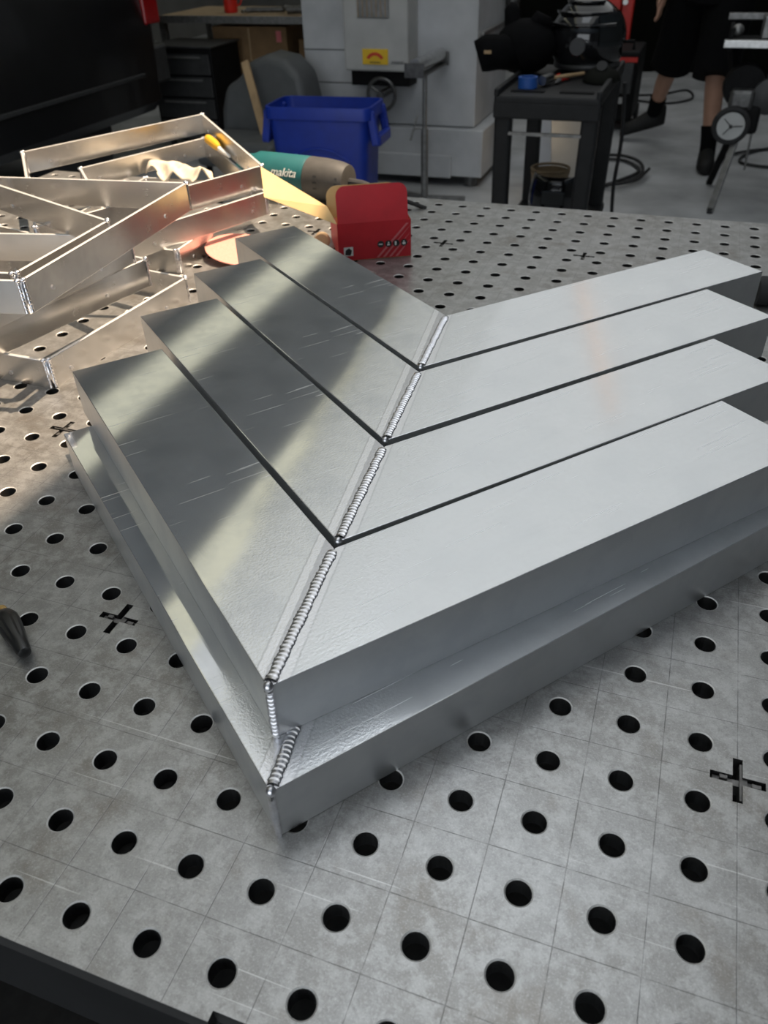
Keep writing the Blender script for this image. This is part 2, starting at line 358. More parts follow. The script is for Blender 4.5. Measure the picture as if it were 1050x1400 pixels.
# ================================================================ welding table
X0, X1, Y0, Y1 = -27, 11, -2, 27        # hole indices
def make_table():
    root = empty('welding_table', (0, 0, TZ))
    tag(root, 'large steel welding table with a grid of round holes under the aluminium sections', 'table')
    slots = [(a - 0.5, b - 0.5) for a in (-21, -16, -11, -6, -1, 4, 9) for b in (3, 8, 13, 18, 23)]
    slotset = set(slots)
    V, F = [], []
    r0, r1, zc, zb = 0.184, 0.164, -0.012, -0.30
    A, W = 0.14, 0.065            # slot: arm starts this far from hole axis, half width
    def corners(i, j):
        P = []
        for sx, sy in ((1, 1), (-1, 1), (-1, -1), (1, -1)):
            if (i + 0.5 * sx, j + 0.5 * sy) in slotset:
                q = [(0.5, A), (0.5 - W, A), (0.5 - W, 0.5 - W), (A, 0.5 - W), (A, 0.5)]
            else:
                q = [(0.5, 0.5)]
            q = [(x * sx, y * sy) for x, y in q]
            if sx * sy < 0: q = q[::-1]
            P += q
        return P
    for i in range(X0, X1 + 1):
        for j in range(Y0, Y1 + 1):
            P = corners(i, j)
            if j == Y1: P = [(x, y + 0.2 if y > 0.49 else y) for x, y in P]
            if j == Y0 and i == -2: P = [q for q in P if not (q[0] > 0 and q[1] < -0.49)]; P += []; P = [(-0.5, 0.5)] and [q for q in P]
            if j == Y0 and i == -2: P = [(0.5, 0.5), (-0.5, 0.5), (-0.5, -0.5), (0.1, -0.5), (0.1, -0.38), (0.5, -0.38)]
            if j == Y0 and i == -1: P = [(0.5, 0.5), (-0.5, 0.5), (-0.5, -0.38), (0.05, -0.38), (0.05, -0.5), (0.5, -0.5)]
            B = []
            n = len(P)
            for k in range(n):
                a, b = P[k], P[(k + 1) % n]
                l = math.hypot(b[0] - a[0], b[1] - a[1]); st = max(1, round(l / 0.17))
                for t in range(st): B.append((a[0] + (b[0] - a[0]) * t / st, a[1] + (b[1] - a[1]) * t / st))
            n = len(B); o = len(V)
            for x, y in B: V.append(((i + x) * U, (j + y) * U, 0))
            dirs = [(x / math.hypot(x, y), y / math.hypot(x, y)) for x, y in B]
            for r, z in ((r0, 0), (r1, zc), (r1, zb)):
                for x, y in dirs: V.append(((i + x * r) * U, (j + y * r) * U, z * U))
            for k in range(n):
                k2 = (k + 1) % n
                for lay in range(3):
                    F.append((o + lay * n + k, o + lay * n + k2, o + (lay + 1) * n + k2, o + (lay + 1) * n + k))
                # walls of slots and of the plate edge
                a, b = B[k], B[k2]
                onx = abs(abs(a[0]) - 0.5) < 1e-6 and abs(a[0] - b[0]) < 1e-6
                ony = abs(abs(a[1]) - 0.5) < 1e-6 and abs(a[1] - b[1]) < 1e-6
                edge = (j == Y0 and a[1] < -0.37 and b[1] < -0.37 and not onx) or (j == Y1 and a[1] > 0.6 and b[1] > 0.6) or (i == X0 and a[0] < -0.49 and b[0] < -0.49) or (i == X1 and a[0] > 0.49 and b[0] > 0.49)
                if edge or not (onx or ony):
                    if j == Y1 and onx: continue
                    oo = len(V)
                    V.extend([((i + a[0]) * U, (j + a[1]) * U, 0), ((i + b[0]) * U, (j + b[1]) * U, 0), ((i + b[0]) * U, (j + b[1]) * U, zb * U), ((i + a[0]) * U, (j + a[1]) * U, zb * U)])
                    F.append((oo + 3, oo + 2, oo + 1, oo))
    mb = MB(); mb.v, mb.f = V, F
    tp = mb.build('tabletop', M['table'], root); tp.data.materials.append(M['shaded_steel']); tp.data.materials.append(M['chamfer'])
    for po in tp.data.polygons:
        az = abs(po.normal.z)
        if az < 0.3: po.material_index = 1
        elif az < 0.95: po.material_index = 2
    me = MB().box((0.13, 0.33, -0.25), (0.06, 0.08, 0.005)).build('slot_tab', M['slot_steel'], root); slotme = None
    bpy.data.objects.remove(me)
    for (sx, sy) in slots:
        if slotme is None:
            mb = MB().box((0, 0, -0.0085), (0.64 * U, 0.10 * U, 0.010)).box((0.004, 0, -0.0065), (0.10 * U, 0.60 * U, 0.010)).box((-0.009, 0.0012, -0.003), (0.005, 0.003, 0.004)).box((0.012, -0.001, -0.002), (0.006, 0.003, 0.003))
            so = mb.build('slot_tab', M['slot_steel'], root); slotme = so
        else:
            so = slotme.copy(); COL.objects.link(so); so.parent = root
        so.location = (sx * U, sy * U, 0); so.rotation_euler = (0, 0, random.choice((0, math.pi / 2)))
    xa, xb, ya, yb = (X0 - 0.42) * U, (X1 + 0.42) * U, (Y0 - 0.30) * U, (Y1 + 0.6) * U
    for a, b in (((xa, ya), (xb, ya)), ((xa, yb), (xb, yb)), ((xa, ya), (xa, yb)), ((xb, ya), (xb, yb))):
        MB().beam((a[0], a[1], -0.065), (b[0], b[1], -0.065), 0.008, 0.098).build('apron_plate', M['black_paint'], root)
    for k in range(1, 5):
        x = xa + (xb - xa) * k / 5
        MB().box((x, (ya + yb) / 2, -0.065), (0.008, yb - ya - 0.02, 0.098)).build('rib_plate', M['shaded_steel'], root)
    for x in (xa + 0.08, xb - 0.08):
        for y in (ya + 0.08, yb - 0.08):
            MB().box((x, y, -0.50), (0.09, 0.09, 0.77)).box((x, y, -TZ + 0.006), (0.14, 0.14, 0.012)).build('leg', M['shaded_steel'], root)
    MB().box(((xa + xb) / 2, (ya + yb) / 2, -0.60), (xb - xa - 0.1, yb - ya - 0.1, 0.012)).build('lower_shelf', M['shaded_steel'], root)
    return root
make_table()

# ================================================================ mitred aluminium sections
TH = math.radians(51.78133)
B0 = Vector((-2.12867, -0.30694))
E1 = Vector((math.cos(TH), math.sin(TH))); E2 = Vector((-E1.y, E1.x))
def rot2(v, deg):
    a = math.radians(deg); return Vector((v.x * math.cos(a) - v.y * math.sin(a), v.x * math.sin(a) + v.y * math.cos(a)))
def bead(mb, p0, p1, up, wd, ht, pitch, seed=1, taper=0.0, nprof=9, grow=0.0):
    """row of overlapping weld ripples from p0 to p1"""
    rr = random.Random(seed); p0 = Vector(p0); p1 = Vector(p1); d = p1 - p0; l = d.length; d.normalize(); up = Vector(up).normalized(); sd = d.cross(up)
    n = max(2, int(l / pitch)); per = 8; o = len(mb.v); tot = n * per
    jw = [rr.uniform(0.90, 1.08) for _ in range(n + 2)]; jx = [rr.uniform(-0.10, 0.10) for _ in range(n + 2)]
    for i in range(tot + 1):
        s_ = i / per; k = min(int(s_), n - 1); fr = s_ - int(s_) if i < tot else 1.0
        f2 = jw[k] * (1 - fr) + jw[k + 1] * fr; off = (jx[k] * (1 - fr) + jx[k + 1] * fr) * wd * 0.5
        rip = (1 - fr) ** 1.2
        hw = wd / 2 * f2 * (0.94 + 0.08 * rip); hh = ht * f2 * (0.68 + 0.32 * rip)
        for q in range(nprof):
            a = math.pi * q / (nprof - 1)
            # crescent shaped ripples: the middle of each ripple runs ahead
            lead = pitch * 0.55 * math.sin(a)
            mb.v.append(tuple(p0 + d * (l * i / tot + lead - pitch * 0.3) + sd * (math.cos(a) * hw + off) + up * (math.sin(a) * hh - ht * 0.12)))
    for i in range(tot):
        for q in range(nprof - 1):
            mb.f.append((o + i * nprof + q, o + i * nprof + q + 1, o + (i + 1) * nprof + q + 1, o + (i + 1) * nprof + q))
    return mb
def elbow(oc, z0, rdeg, ldeg, rlen, llen, label, seed, wdt=1.96, hgt=1.0, corner_bead=True):
    """oc: outer corner in section axes (units of U); z0 base height in units"""
    Ow = B0 + E1 * oc[0] + E2 * oc[1]
    root = empty('mitred_box_section', T(Ow.x, Ow.y, z0), TH)
    tag(root, label, 'aluminium section', 'stacked mitred aluminium box sections')
    rd = rot2(Vector((1, 0)), rdeg); ld = rot2(Vector((0, 1)), ldeg); rn = Vector((-rd.y, rd.x)); ln = Vector((ld.y, -ld.x))
    # inner corner: wdt from both outer edges
    det = rn.x * ln.y - rn.y * ln.x
    I = Vector(((wdt * ln.y - wdt * rn.y) / det, (rn.x * wdt - ln.x * wdt) / det))
    def arm(d, n, ln_, first):
        a0 = Vector((0, 0)); a1 = d * ln_; a2 = d * ln_ + n * wdt; a3 = I
        t = 0.08
        mit = I.normalized()
        b0_ = a0 + mit * t * 1.4; b3_ = I - mit * t * 1.4; b1_ = a1 + n * t; b2_ = a2 - n * t
        g = 0.004   # half gap at the mitre
        sh = d * g
        a0 = a0 + sh; a3 = a3 + sh
        mb = MB()
        vs = []
        for q in (a0, a1, a2, a3):
            for z in (0, hgt): vs.append((q.x * U, q.y * U, z * U))
        for q in (b0_, b1_, b2_, b3_):
            for z in (t, hgt - t): vs.append((q.x * U, q.y * U, z * U))
        fs = [(0, 2, 3, 1), (2 + 2, 6, 7, 5), (1, 3, 5, 7), (0, 6, 4, 2)]           # outer, far side, top, bottom
        fs += [(2, 10, 11, 3), (3, 11, 13, 5), (5, 13, 12, 4), (4, 12, 10, 2)]      # ring at the open end
        fs += [(8, 9, 11, 10), (12, 13, 15, 14), (9, 15, 13, 11), (8, 10, 12, 14)]  # inside
        fs += [(0, 1, 9, 8), (1, 7, 15, 9), (7, 6, 14, 15), (6, 0, 8, 14)]
        mb.add(vs, fs)
        ao = mb.build('arm', M['alu_x'] if first else M['alu_y'], root, bevel=0.0007, seg=2)
        ao.data.materials.append(M['alu_side'])
        for po in ao.data.polygons:
            if abs(po.normal.z) < 0.5: po.material_index = 1
        return ao
    arm(rd, rn, rlen, True); arm(ld, ln, llen, False)
    zt = hgt * U; Im = I.normalized()
    mb = MB(); a = Im * 0.10; b = I - Im * 0.08
    bead(mb, (a.x * U, a.y * U, zt), (b.x * U, b.y * U, zt), (0, 0, 1), 0.0088, 0.0021, 0.0036, seed)
    mb.build('weld_bead', M['weld'], root, smooth_=True, ang=180)
    e = Im * 0.02
    if corner_bead:
        mb = MB(); bead(mb, (e.x * U, e.y * U, zt - 0.004), (e.x * U, e.y * U, 0.001), (-Im.x, -Im.y, 0), 0.0062, 0.0024, 0.0036 if seed % 2 == 0 else 0.02, seed + 50)
        q = Im * 0.03
        mb.ball((q.x * U, q.y * U, zt - 0.0012), (0.0034, 0.0034, 0.0040), 14, 10)
        mb.build('weld_bead', M['weld'], root, smooth_=True, ang=180)
    return root
LABELS_U = ('nearest and outermost L-shaped aluminium section of the upper layer', 'second L-shaped section of the upper layer counted from the near corner',
            'third L-shaped section of the upper layer counted from the near corner', 'innermost L-shaped section of the upper layer, nearest the red carton')
UP = [((0.45, 0.69), -2.05, -1.41, 10.25, 10.12), ((2.573, 2.68), -2.55, -1.5, 10.18, 10.12), ((4.700, 4.71), -3.0, -1.43, 10.16, 10.03), ((6.835, 6.715), -3.5, -1.15, 10.19, 10.06)]
for k, (oc, rdg, ldg, rl, ll) in enumerate(UP):
    elbow(oc, 1.0, rdg, ldg, rl, ll, LABELS_U[k], 2 * k + 2)
LABELS_L = ('L-shaped aluminium section lying directly on the steel table at the front of the stack', 'second L-shaped section of the bottom layer, mostly covered by the upper layer',
            'third L-shaped section of the bottom layer, mostly covered by the upper layer', 'innermost L-shaped section of the bottom layer, mostly covered, nearest the carton')
for k in range(4):
    elbow((0.03 + 2.08 * k, 0.0 + 2.08 * k), 0.0, 0.0, -0.3, 10.15, 10.15, LABELS_L[k], 2 * k + 21)

# ================================================================ welded flat-bar frames
def flat_frame(quad, z, label, rivets=True, seed=1, ht=0.8, th=0.10, bulge=1.0):
    c0 = sum((Vector(q) for q in quad), Vector((0, 0))) / 4
    root = empty('welded_flat_bar_frame', T(c0.x, c0.y, z)); tag(root, label, 'metal frame', 'welded flat bar frames piled on the table')
    P = [(Vector(q) - c0) for q in quad]
    n = 4; rr = random.Random(seed)
    for k in range(4):
        a, b = P[k], P[(k + 1) % 4]; d = (b - a); l = d.length; d.normalize(); nn = Vector((-d.y, d.x))
        if nn.dot(-(a + b) / 2) < 0: nn = -nn
        g = 0.09
        ang = math.atan2(d.y, d.x); mid = (a + b) / 2 + nn * th / 2
        bar = MB().box((0, 0, ht * U / 2), ((l - 2 * g) * U, th * U, ht * U)).build('bar', M['flatbar'], root, bevel=0.0008, seg=2)
        bar.data.materials.append(M['sawn'])
        for po in bar.data.polygons:
            if abs(po.normal.z) > 0.9: po.material_index = 1
        bar.location = (mid.x * U, mid.y * U, 0); bar.rotation_euler = (0, 0, ang)
        if rivets:
            for f_ in (-0.38, 0.30):
                rv = MB()
                rv.cyl((f_ * l * U, -th * U * 0.5 - 0.0012, ht * U * 0.35), (f_ * l * U, th * U * 0.5 + 0.0012, ht * U * 0.35), 0.0028, 10)
                ro = rv.build('rivet', M['weld'], bar, smooth_=True)
    for k in range(4):
        q = P[k]; out = q - (P[(k + 1) % 4] + P[(k - 1) % 4]) / 2; out.normalize()
        mb = MB()
        for sgn, ref in ((1, P[(k + 1) % 4]), (-1, P[(k - 1) % 4])):
            d = (ref - q).normalized(); pp = q + d * 0.085 - out * 0.02
            bead(mb, (pp.x * U, pp.y * U, 0.001), (pp.x * U, pp.y * U, ht * U), (out.x, out.y, 0), 0.0046, 0.0026, 0.0045, seed * 9 + k + sgn)
            mb.ball((pp.x * U, pp.y * U, ht * U), (0.0038, 0.0038, 0.0026), 10, 8)
        qq = q - out * 0.10
        mb.cyl((qq.x * U, qq.y * U, 0.0005), (qq.x * U, qq.y * U, ht * U - 0.002), 0.0032, 8)
        mb.build('weld_bead', M['weld'], root, smooth_=True, ang=180)
    return root
FR = [
 ([(-13.0, 9.1), (-12.55, 15.2), (-19.5, 16.2), (-19.5, 9.2)], 0.0, 'lowest flat-bar frame lying on the table nearest the stacked sections'),
 ([(-13.23, 14.35), (-20.0, 15.8), (-21.5, 7.3), (-15.0, 5.8)], 0.8, 'flat-bar frame second from the bottom of the near pile'),
 ([(-13.35, 14.0), (-20.0, 12.5), (-20.6, 6.2), (-14.3, 6.9)], 1.6, 'flat-bar frame third from the bottom of the near pile, mostly covered'),
 ([(-12.88, 16.6), (-20.5, 15.55), (-20.3, 6.85), (-12.3, 8.4)], 2.4, 'large flat-bar frame on top of the near pile with double-beaded front corner'),
 ([(-13.0, 12.75), (-19.2, 15.2), (-19.4, 7.6), (-12.75, 8.75)], 2.4, 'smaller flat-bar frame set inside the top frame of the near pile'),
 ([(-14.15, 17.2), (-14.4, 25.4), (-20.5, 25.0), (-20.0, 17.0)], 0.0, 'flat-bar frame flat on the table beside the salmon disc'),
 ([(-12.9, 21.6), (-15.2, 15.7), (-22.0, 22.8), (-19.7, 28.9)], 0.8, 'flat-bar frame under the topmost frame of the far pile'),
 ([(-13.14, 21.98), (-16.6, 13.75), (-23.61, 21.6), (-20.15, 29.8)], 1.6, 'topmost skewed flat-bar frame of the far pile beside the teal grinder'),
]
for k, (q, z, lab) in enumerate(FR): flat_frame(q, z, lab, seed=k + 3)

# ================================================================ small things on the table
# salmon sanding disc
n = 44; rad = 0.0625; mb = MB()
mb.prism([(rad * math.cos(2 * math.pi * k / n), rad * math.sin(2 * math.pi * k / n)) for k in range(n)], -0.0008, 0.0008)
ds = mb.build('sanding_disc', M['salmon']); ds.location = T(-12.98, 19.35, 0.24); ds.rotation_euler = (0.04, math.radians(9.5), 0)
tag(ds, 'round salmon sanding disc leaning between frame and aluminium sections', 'sanding disc')
# torch back cap
root = empty('torch_back_cap', T(-7.83, 1.52, 0)); tag(root, 'small black ribbed torch cap with brass tip on the table', 'torch cap')
a = Vector((-8.43 + 7.95, 2.01 - 1.70, 0)) * U; b = Vector((-7.43 + 7.95, 1.36 - 1.70, 0)) * U
d = (b - a).normalized(); up = Vector((0, 0, 1)); sd = d.cross(up); L_ = (b - a).length
mb = MB(); pr = [(0.0, 0.0045), (0.004, 0.0078), (0.010, 0.0098), (0.018, 0.0100), (0.030, 0.0088), (0.045, 0.0070), (L_ - 0.004, 0.0060), (L_ - 0.001, 0.0050), (L_, 0.003)]
o_ = len(mb.v); n = 24
for t, r in pr:
    for k in range(n):
        ang = 2 * math.pi * k / n; r2 = r * (1.0 if (k % 4) else (0.88 if 0.008 < t < L_ - 0.006 else 1.0))
        mb.v.append(tuple(a + d * t + (sd * math.cos(ang) + up * math.sin(ang)) * r2 + up * 0.0103))
for i in range(len(pr) - 1):
    for k in range(n): mb.f.append((i * n + k, i * n + (k + 1) % n, (i + 1) * n + (k + 1) % n, (i + 1) * n + k))
mb.f.append(tuple(range(n))[::-1]); mb.f.append(tuple((len(pr) - 1) * n + k for k in range(n)))
mb.build('cap_body', M['bakelite'], root, smooth_=True)
MB().lathe(a - d * 0.007 + up * 0.0103, b + up * 0.0103, [(0, 0.0035), (0.001, 0.0045), (0.0035, 0.0045), (0.004, 0.0040), (0.0085, 0.0045)], 16).build('brass_tip', M['brass'], root, smooth_=True)

# red carton
fr = Vector((-7.21, 20.94)); fdir = Vector((-2.2, -1.2)).normalized(); bdir = Vector((fdir.y, -fdir.x))
if bdir.y < 0: bdir = -bdir
WB, DB, HB = 2.52, 2.6, 1.27
root = empty('abrasive_disc_carton', T(fr.x, fr.y, 0)); tag(root, 'open red cardboard carton with upright lid tab and brown inside', 'carton')
def bp(u_, v_, z): q = fdir * u_ + bdir * v_; return Vector((q.x * U, q.y * U, z * U))
def panel(mb, pts, t=0.0006):
    pts = [Vector(q) for q in pts]; nrm = (pts[1] - pts[0]).cross(pts[2] - pts[0]).normalized() * t; n = len(pts)
    mb.add(pts + [q + nrm for q in pts], [tuple(range(n))[::-1], tuple(range(n, 2 * n))] + [(i, (i + 1) % n, n + (i + 1) % n, n + i) for i in range(n)])
def rounded_tab(w0, w1, z0, z1, r, v0, v1):
    pts = [(w0, z0), ]
    for k in range(7):
        a_ = math.pi / 2 * k / 6; pts.append((w0 + r - r * math.cos(a_), z1 - r + r * math.sin(a_)))
    for k in range(7):
        a_ = math.pi / 2 * k / 6; pts.append((w1 - r + r * math.sin(a_), z1 - r + r * math.cos(a_)))
    pts.append((w1, z0))
    return [bp(u_, v0 + (v1 - v0) * (z - z0) / (z1 - z0), z) for u_, z in pts]
e = 0.02
mb = MB(); panel(mb, [bp(0, 0, 0.01), bp(WB, 0, 0.01), bp(WB, 0, HB), bp(0, 0, HB)]); mb.build('front_panel', M['card_red'], root)
mb = MB(); panel(mb, [bp(e, e, 0.01), bp(WB - e, e, 0.01), bp(WB - e, e, HB - e), bp(e, e, HB - e)], 0.0004); mb.build('front_lining', M['card_in'], root)
mb = MB(); panel(mb, [bp(WB, DB, 0.01), bp(0, DB, 0.01), bp(0, DB, HB), bp(WB, DB, HB)]); mb.build('back_panel', M['card_in'], root)
mb = MB(); panel(mb, [bp(0, DB, 0.01), bp(0, 0, 0.01), bp(0, 0, HB), bp(0, DB, HB)]); mb.build('side_panel', M['card_red'], root)
mb = MB(); panel(mb, [bp(WB, 0, 0.01), bp(WB, DB, 0.01), bp(WB, DB, HB), bp(WB, 0, HB)]); mb.build('side_panel', M['card_red'], root)
mb = MB(); panel(mb, [bp(0, 0, 0.02), bp(WB, 0, 0.02), bp(WB, DB, 0.02), bp(0, DB, 0.02)]); mb.build('bottom_panel', M['card_in'], root)
mb = MB(); panel(mb, rounded_tab(0.10, WB - 0.02, HB, 2.42, 0.30, 0.0, 0.22)); mb.build('lid_tab', M['card_red'], root)
mb = MB(); panel(mb, rounded_tab(0.10 + e, WB - 0.02 - e, HB, 2.42 - e, 0.30, 0.02, 0.24), 0.0004); mb.build('lid_tab_lining', M['card_in'], root)
mb = MB(); panel(mb, rounded_tab(0.35, WB + 0.25, HB, 2.35, 0.35, 0.75, 0.62)); mb.build('inner_flap', M['card_in'], root)
# loose side flap reaching left
def rel(x, y, z): return Vector(((x - fr.x) * U, (y - fr.y) * U, z * U))
mb = MB(); panel(mb, [bp(WB, 0, HB), rel(-12.0, 19.65, 2.0), rel(-12.6, 20.75, 2.68), bp(WB + 0.25, 0.45, 1.75)]); mb.build('side_flap', M['card_in'], root)
# printing on the front
fn = -bdir; FM = frame_matrix(bp(0, -0.01, 0), (-fdir.x, -fdir.y, 0), (0, 0, 1))   # x to the right in view, y up
def fp(x, y, h=0.02):   # x measured from left end of front panel in units
    q = bp(WB - x, -h, y); return q
for k in range(4):
    x = 1.46 + 0.27 * k; mb = MB()
    c_ = fp(x, 0.50, 0.016); ring = [c_ + Vector((-fdir.x, -fdir.y, 0)) * (0.115 * U * math.cos(a_ * math.pi / 10)) + Vector((0, 0, 1)) * (0.115 * U * math.sin(a_ * math.pi / 10)) for a_ in range(20)]
    panel(mb, ring, 0.0003); dsk = mb.build('pictogram', M['black_print'], root)
    mb = MB()
    for (dx, dy, w_, h_) in (((0, 0, 0.13, 0.035),), ((0, 0.04, 0.05, 0.05), (0, -0.03, 0.09, 0.05)), ((-0.02, 0.0, 0.06, 0.13),), ((0, -0.02, 0.10, 0.07), (0, 0.05, 0.06, 0.03)))[k]:
        pts = [fp(x + dx + sx * w_ / 2, 0.50 + dy + sy * h_ / 2, 0.024) for sx, sy in ((-1, -1), (1, -1), (1, 1), (-1, 1))]
        panel(mb, pts, 0.0002)
    mb.build('pictogram_mark', M['white_print'], dsk)
for k in range(4):
    x = 1.30 + 0.22 * k
    mb = MB(); h_ = 1.15 - 0.0 * k; x1 = min(x + 1.05, WB - 0.01); y1 = 0.05 + (x1 - x) * 1.05
    panel(mb, [fp(x, 0.05, 0.012), fp(x + 0.09, 0.05, 0.012), fp(min(x1 + 0.09, WB - 0.005), y1, 0.012), fp(x1, y1, 0.012)], 0.0001)
    mb.build('pale_stripe', M['card_pink'], root)
mb = MB(); panel(mb, [fp(0.18, 0.18), fp(0.50, 0.18), fp(0.50, 0.48), fp(0.18, 0.48)], 0.0003); sq = mb.build('label_patch', M['white_print'], root)
mb = MB(); panel(mb, [fp(0.22, 0.22, 0.03), fp(0.40, 0.20, 0.03), fp(0.46, 0.36, 0.03), fp(0.36, 0.45, 0.03), fp(0.24, 0.38, 0.03)], 0.0002); mb.build('label_print', M['black_print'], sq)

# teal grinder
ga = T(-16.1, 26.65, 0.86); gb = T(-11.5, 26.1, 0.86); d = (gb - ga).normalized(); Lg = (gb - ga).length
root = empty('angle_grinder', (ga.x, ga.y, TZ)); root_off = Vector((ga.x, ga.y, TZ)); tag(root, 'teal power grinder with charcoal motor end lying behind the red carton', 'power tool')
ga2 = ga - root_off; gb2 = gb - root_off; k_ = Lg
MB().lathe(ga2, gb2, [(-0.03, 0.020), (-0.025, 0.034), (0.0, 0.037), (0.012, 0.040), (0.018, 0.0428), (0.05, 0.0428), (0.135, 0.0425), (0.140, 0.041)], 32).build('gear_housing', M['teal'], root, smooth_=True)
motor = MB().lathe(ga2, gb2, [(0.140, 0.040), (0.142, 0.0425), (0.18, 0.0415), (0.21, 0.038), (k_ - 0.010, 0.035), (k_ - 0.003, 0.033), (k_, 0.024)], 32).build('motor_housing', M['tool_grey'], root, smooth_=True)
side = Vector((d.y, -d.x, 0));
for r_ in range(3):
    for q_ in range(2):
        aa = ga2 + d * (0.168 + q_ * 0.028)
        an = math.radians(22 - r_ * 16); rad_ = 0.0405 - q_ * 0.0035
        nv = side * math.cos(an) + Vector((0, 0, 1)) * math.sin(an)
        MB().beam(aa + nv * rad_, aa + d * 0.024 + nv * (rad_ - 0.003), 0.0035, 0.004, nv).build('vent_slot', M['black_print'], motor)
nrm = side * math.cos(0.40) + Vector((0, 0, 1)) * math.sin(0.40)
text_mesh('lettering', 'makita', 0.023, M['white_print'], root, frame_matrix(ga2 + d * 0.098 + nrm * 0.0430, d, nrm.cross(d)), 0.0006, 0.25)
cord = [gb2, gb2 + d * 0.03, gb2 + d * 0.07 + Vector((0, 0.01, -0.012)), gb2 + d * 0.12 + Vector((0, 0.02, -0.030)), gb2 + d * 0.16 + Vector((0, 0.03, -0.0425))]
MB().tube(cord, [0.009, 0.007, 0.0045, 0.0042, 0.0042], 10).build('power_cord', M['rubber'], root, smooth_=True)
MB().lathe(ga2 + d * -0.012, ga2 + d * -0.012 + Vector((0, 0, -1)), [(-0.030, 0.022), (0, 0.026), (0.025, 0.020), (0.040, 0.012), (0.0465, 0.010)], 24).build('spindle', M['dull_steel'], root, smooth_=True)

# tan flap disc standing against the carton
mb = MB().lathe(T(-10.45, 20.75, 0.36), T(-10.25, 19.75, 0.30), [(0, 0.004), (0.0, 0.014), (0.004, 0.0145), (0.006, 0.012), (0.0065, 0.004)], 28)
tag(mb.build('small_abrasive_disc', M['tan_disc'], smooth_=True), 'small tan abrasive disc leaning at the left side of the red carton', 'abrasive disc')
# black torch handle at the right
mb = MB(); mb.lathe(T(3.86, 19.72, 0.42), T(9, 20.6, 0.42), [(0, 0.012), (0.001, 0.0195), (0.006, 0.021), (0.16, 0.021), (0.165, 0.017), (0.20, 0.017), (0.21, 0.010), (0.24, 0.008)], 28)
tag(mb.build('pipe_grip_tool', M['rubber'], smooth_=True), 'black rubber tool handle lying beyond the right ends of the sections', 'tool handle')
# marker and rag inside the far frame

def body_tube(pts, rad, n=12): return MB().tube(pts, rad, n)
root = empty('paint_marker', T(-17.2, 26.1, 1.6)); tag(root, 'yellow marker with pale tip lying on a bar inside the far frame', 'marker')
d = Vector((3.34, -3.44, 0)).normalized()
MB().lathe(d * -0.115, d, [(0, 0.006), (0.002, 0.0095), (0.055, 0.0100), (0.080, 0.0085), (0.095, 0.0055)], 20).build('barrel', M['yellow'], root, smooth_=True).location = (0, 0, 0.0105)
MB().lathe(d * -0.020, d, [(0, 0.0055), (0.03, 0.0045), (0.075, 0.0030), (0.080, 0.0012)], 16).build('tip', M['white_print'], root, smooth_=True).location = (0, 0, 0.0085)
# crumpled cream rag over the bar of the far frames
mb = MB(); nx, ny = 26, 14; rr = random.Random(5)
ph = [(rr.uniform(40, 120), rr.uniform(40, 120), rr.uniform(0, 6)) for _ in range(7)]
for j in range(ny + 1):
    for i in range(nx + 1):
        x = (i / nx - 0.5) * 0.17; y = (j / ny - 0.5) * 0.07 * (1 - 0.35 * abs(i / nx - 0.5)) + 0.012 * math.sin(i * 0.4)
        h = 0.010 + sum(math.sin(x * a_ + y * b_ * 1.7 + c_) for a_, b_, c_ in ph) * 0.0028 + 0.012 * math.cos((j / ny - 0.5) * math.pi)
        mb.v.append((x, y, max(0.0006, h)))
for j in range(ny):
    for i in range(nx):
        k = j * (nx + 1) + i; mb.f.append((k, k + 1, k + nx + 2, k + nx + 1))
rag = mb.build('crumpled_rag', M['cloth'], smooth_=True, ang=180); rag.location = T(-18.9, 25.3, 0.82); rag.rotation_euler = (0, 0, -0.35)
so = rag.modifiers.new('thick', 'SOLIDIFY'); so.thickness = 0.0025
tag(rag, 'crumpled cream rag lying across bars inside the far frame', 'rag')

# ================================================================ background: white machine
root = empty('machine_tool', (-1.70, 5.2, 0)); tag(root, 'big chalky white machine tool with wall cabinet behind the blue bin', 'machine')
O_ = Vector((-1.70, 5.2, 0))
def P(x, y, z): return Vector((x, y, z)) - O_
def pbox(name, mat, x0, x1, y0, y1, z0, z1, par=None, bev=0.006):
    return MB().box(((x0 + x1) / 2 - O_.x, (y0 + y1) / 2 - O_.y, (z0 + z1) / 2 - O_.z), (x1 - x0, y1 - y0, z1 - z0)).build(name, M[mat], par or root, bevel=bev)
pbox('column', 'machine', -2.27, -1.19, 4.80, 5.60, 0.33, 2.3)
pbox('plinth', 'machine', -2.27, -1.12, 4.74, 5.62, 0.06, 0.325)
pbox('base_plate', 'machine', -1.83, -1.31, 4.725, 4.745, 0.05, 0.18)
for z in (0.72, 0.545): pbox('panel_seam', 'seam', -2.27, -1.95, 4.7975, 4.801, z, z + 0.006, bev=0)
pbox('side_rail', 'dull_steel', -1.192, -1.165, 4.86, 5.58, 0.795, 0.82)
MB().cyl(P(-1.15, 5.50, 0.70), P(-1.15, 5.50, 1.1), 0.045, 16).build('side_canister', M['iron'], root, smooth_=True)
cab = pbox('cabinet', 'machine2', -1.935, -1.545, 4.62, 4.81, 0.64, 1.9, bev=0.012)
pbox('cabinet_window', 'dull_steel', -1.842, -1.654, 4.612, 4.622, 0.905, 1.25, cab, 0.003)
for k in range(7):
    pbox('window_wire', 'wood', -1.836 + k * 0.027, -1.833 + k * 0.027, 4.608, 4.613, 0.91, 1.245, cab, 0)
pbox('cabinet_handle_recess', 'black_paint', -1.91, -1.55, 4.66, 4.80, 0.56, 0.64, bev=0.002)
sg = pbox('warning_sign', 'sign_yellow', -1.820, -1.664, 4.614, 4.621, 0.676, 0.754, cab, 0.001)
mb = MB()
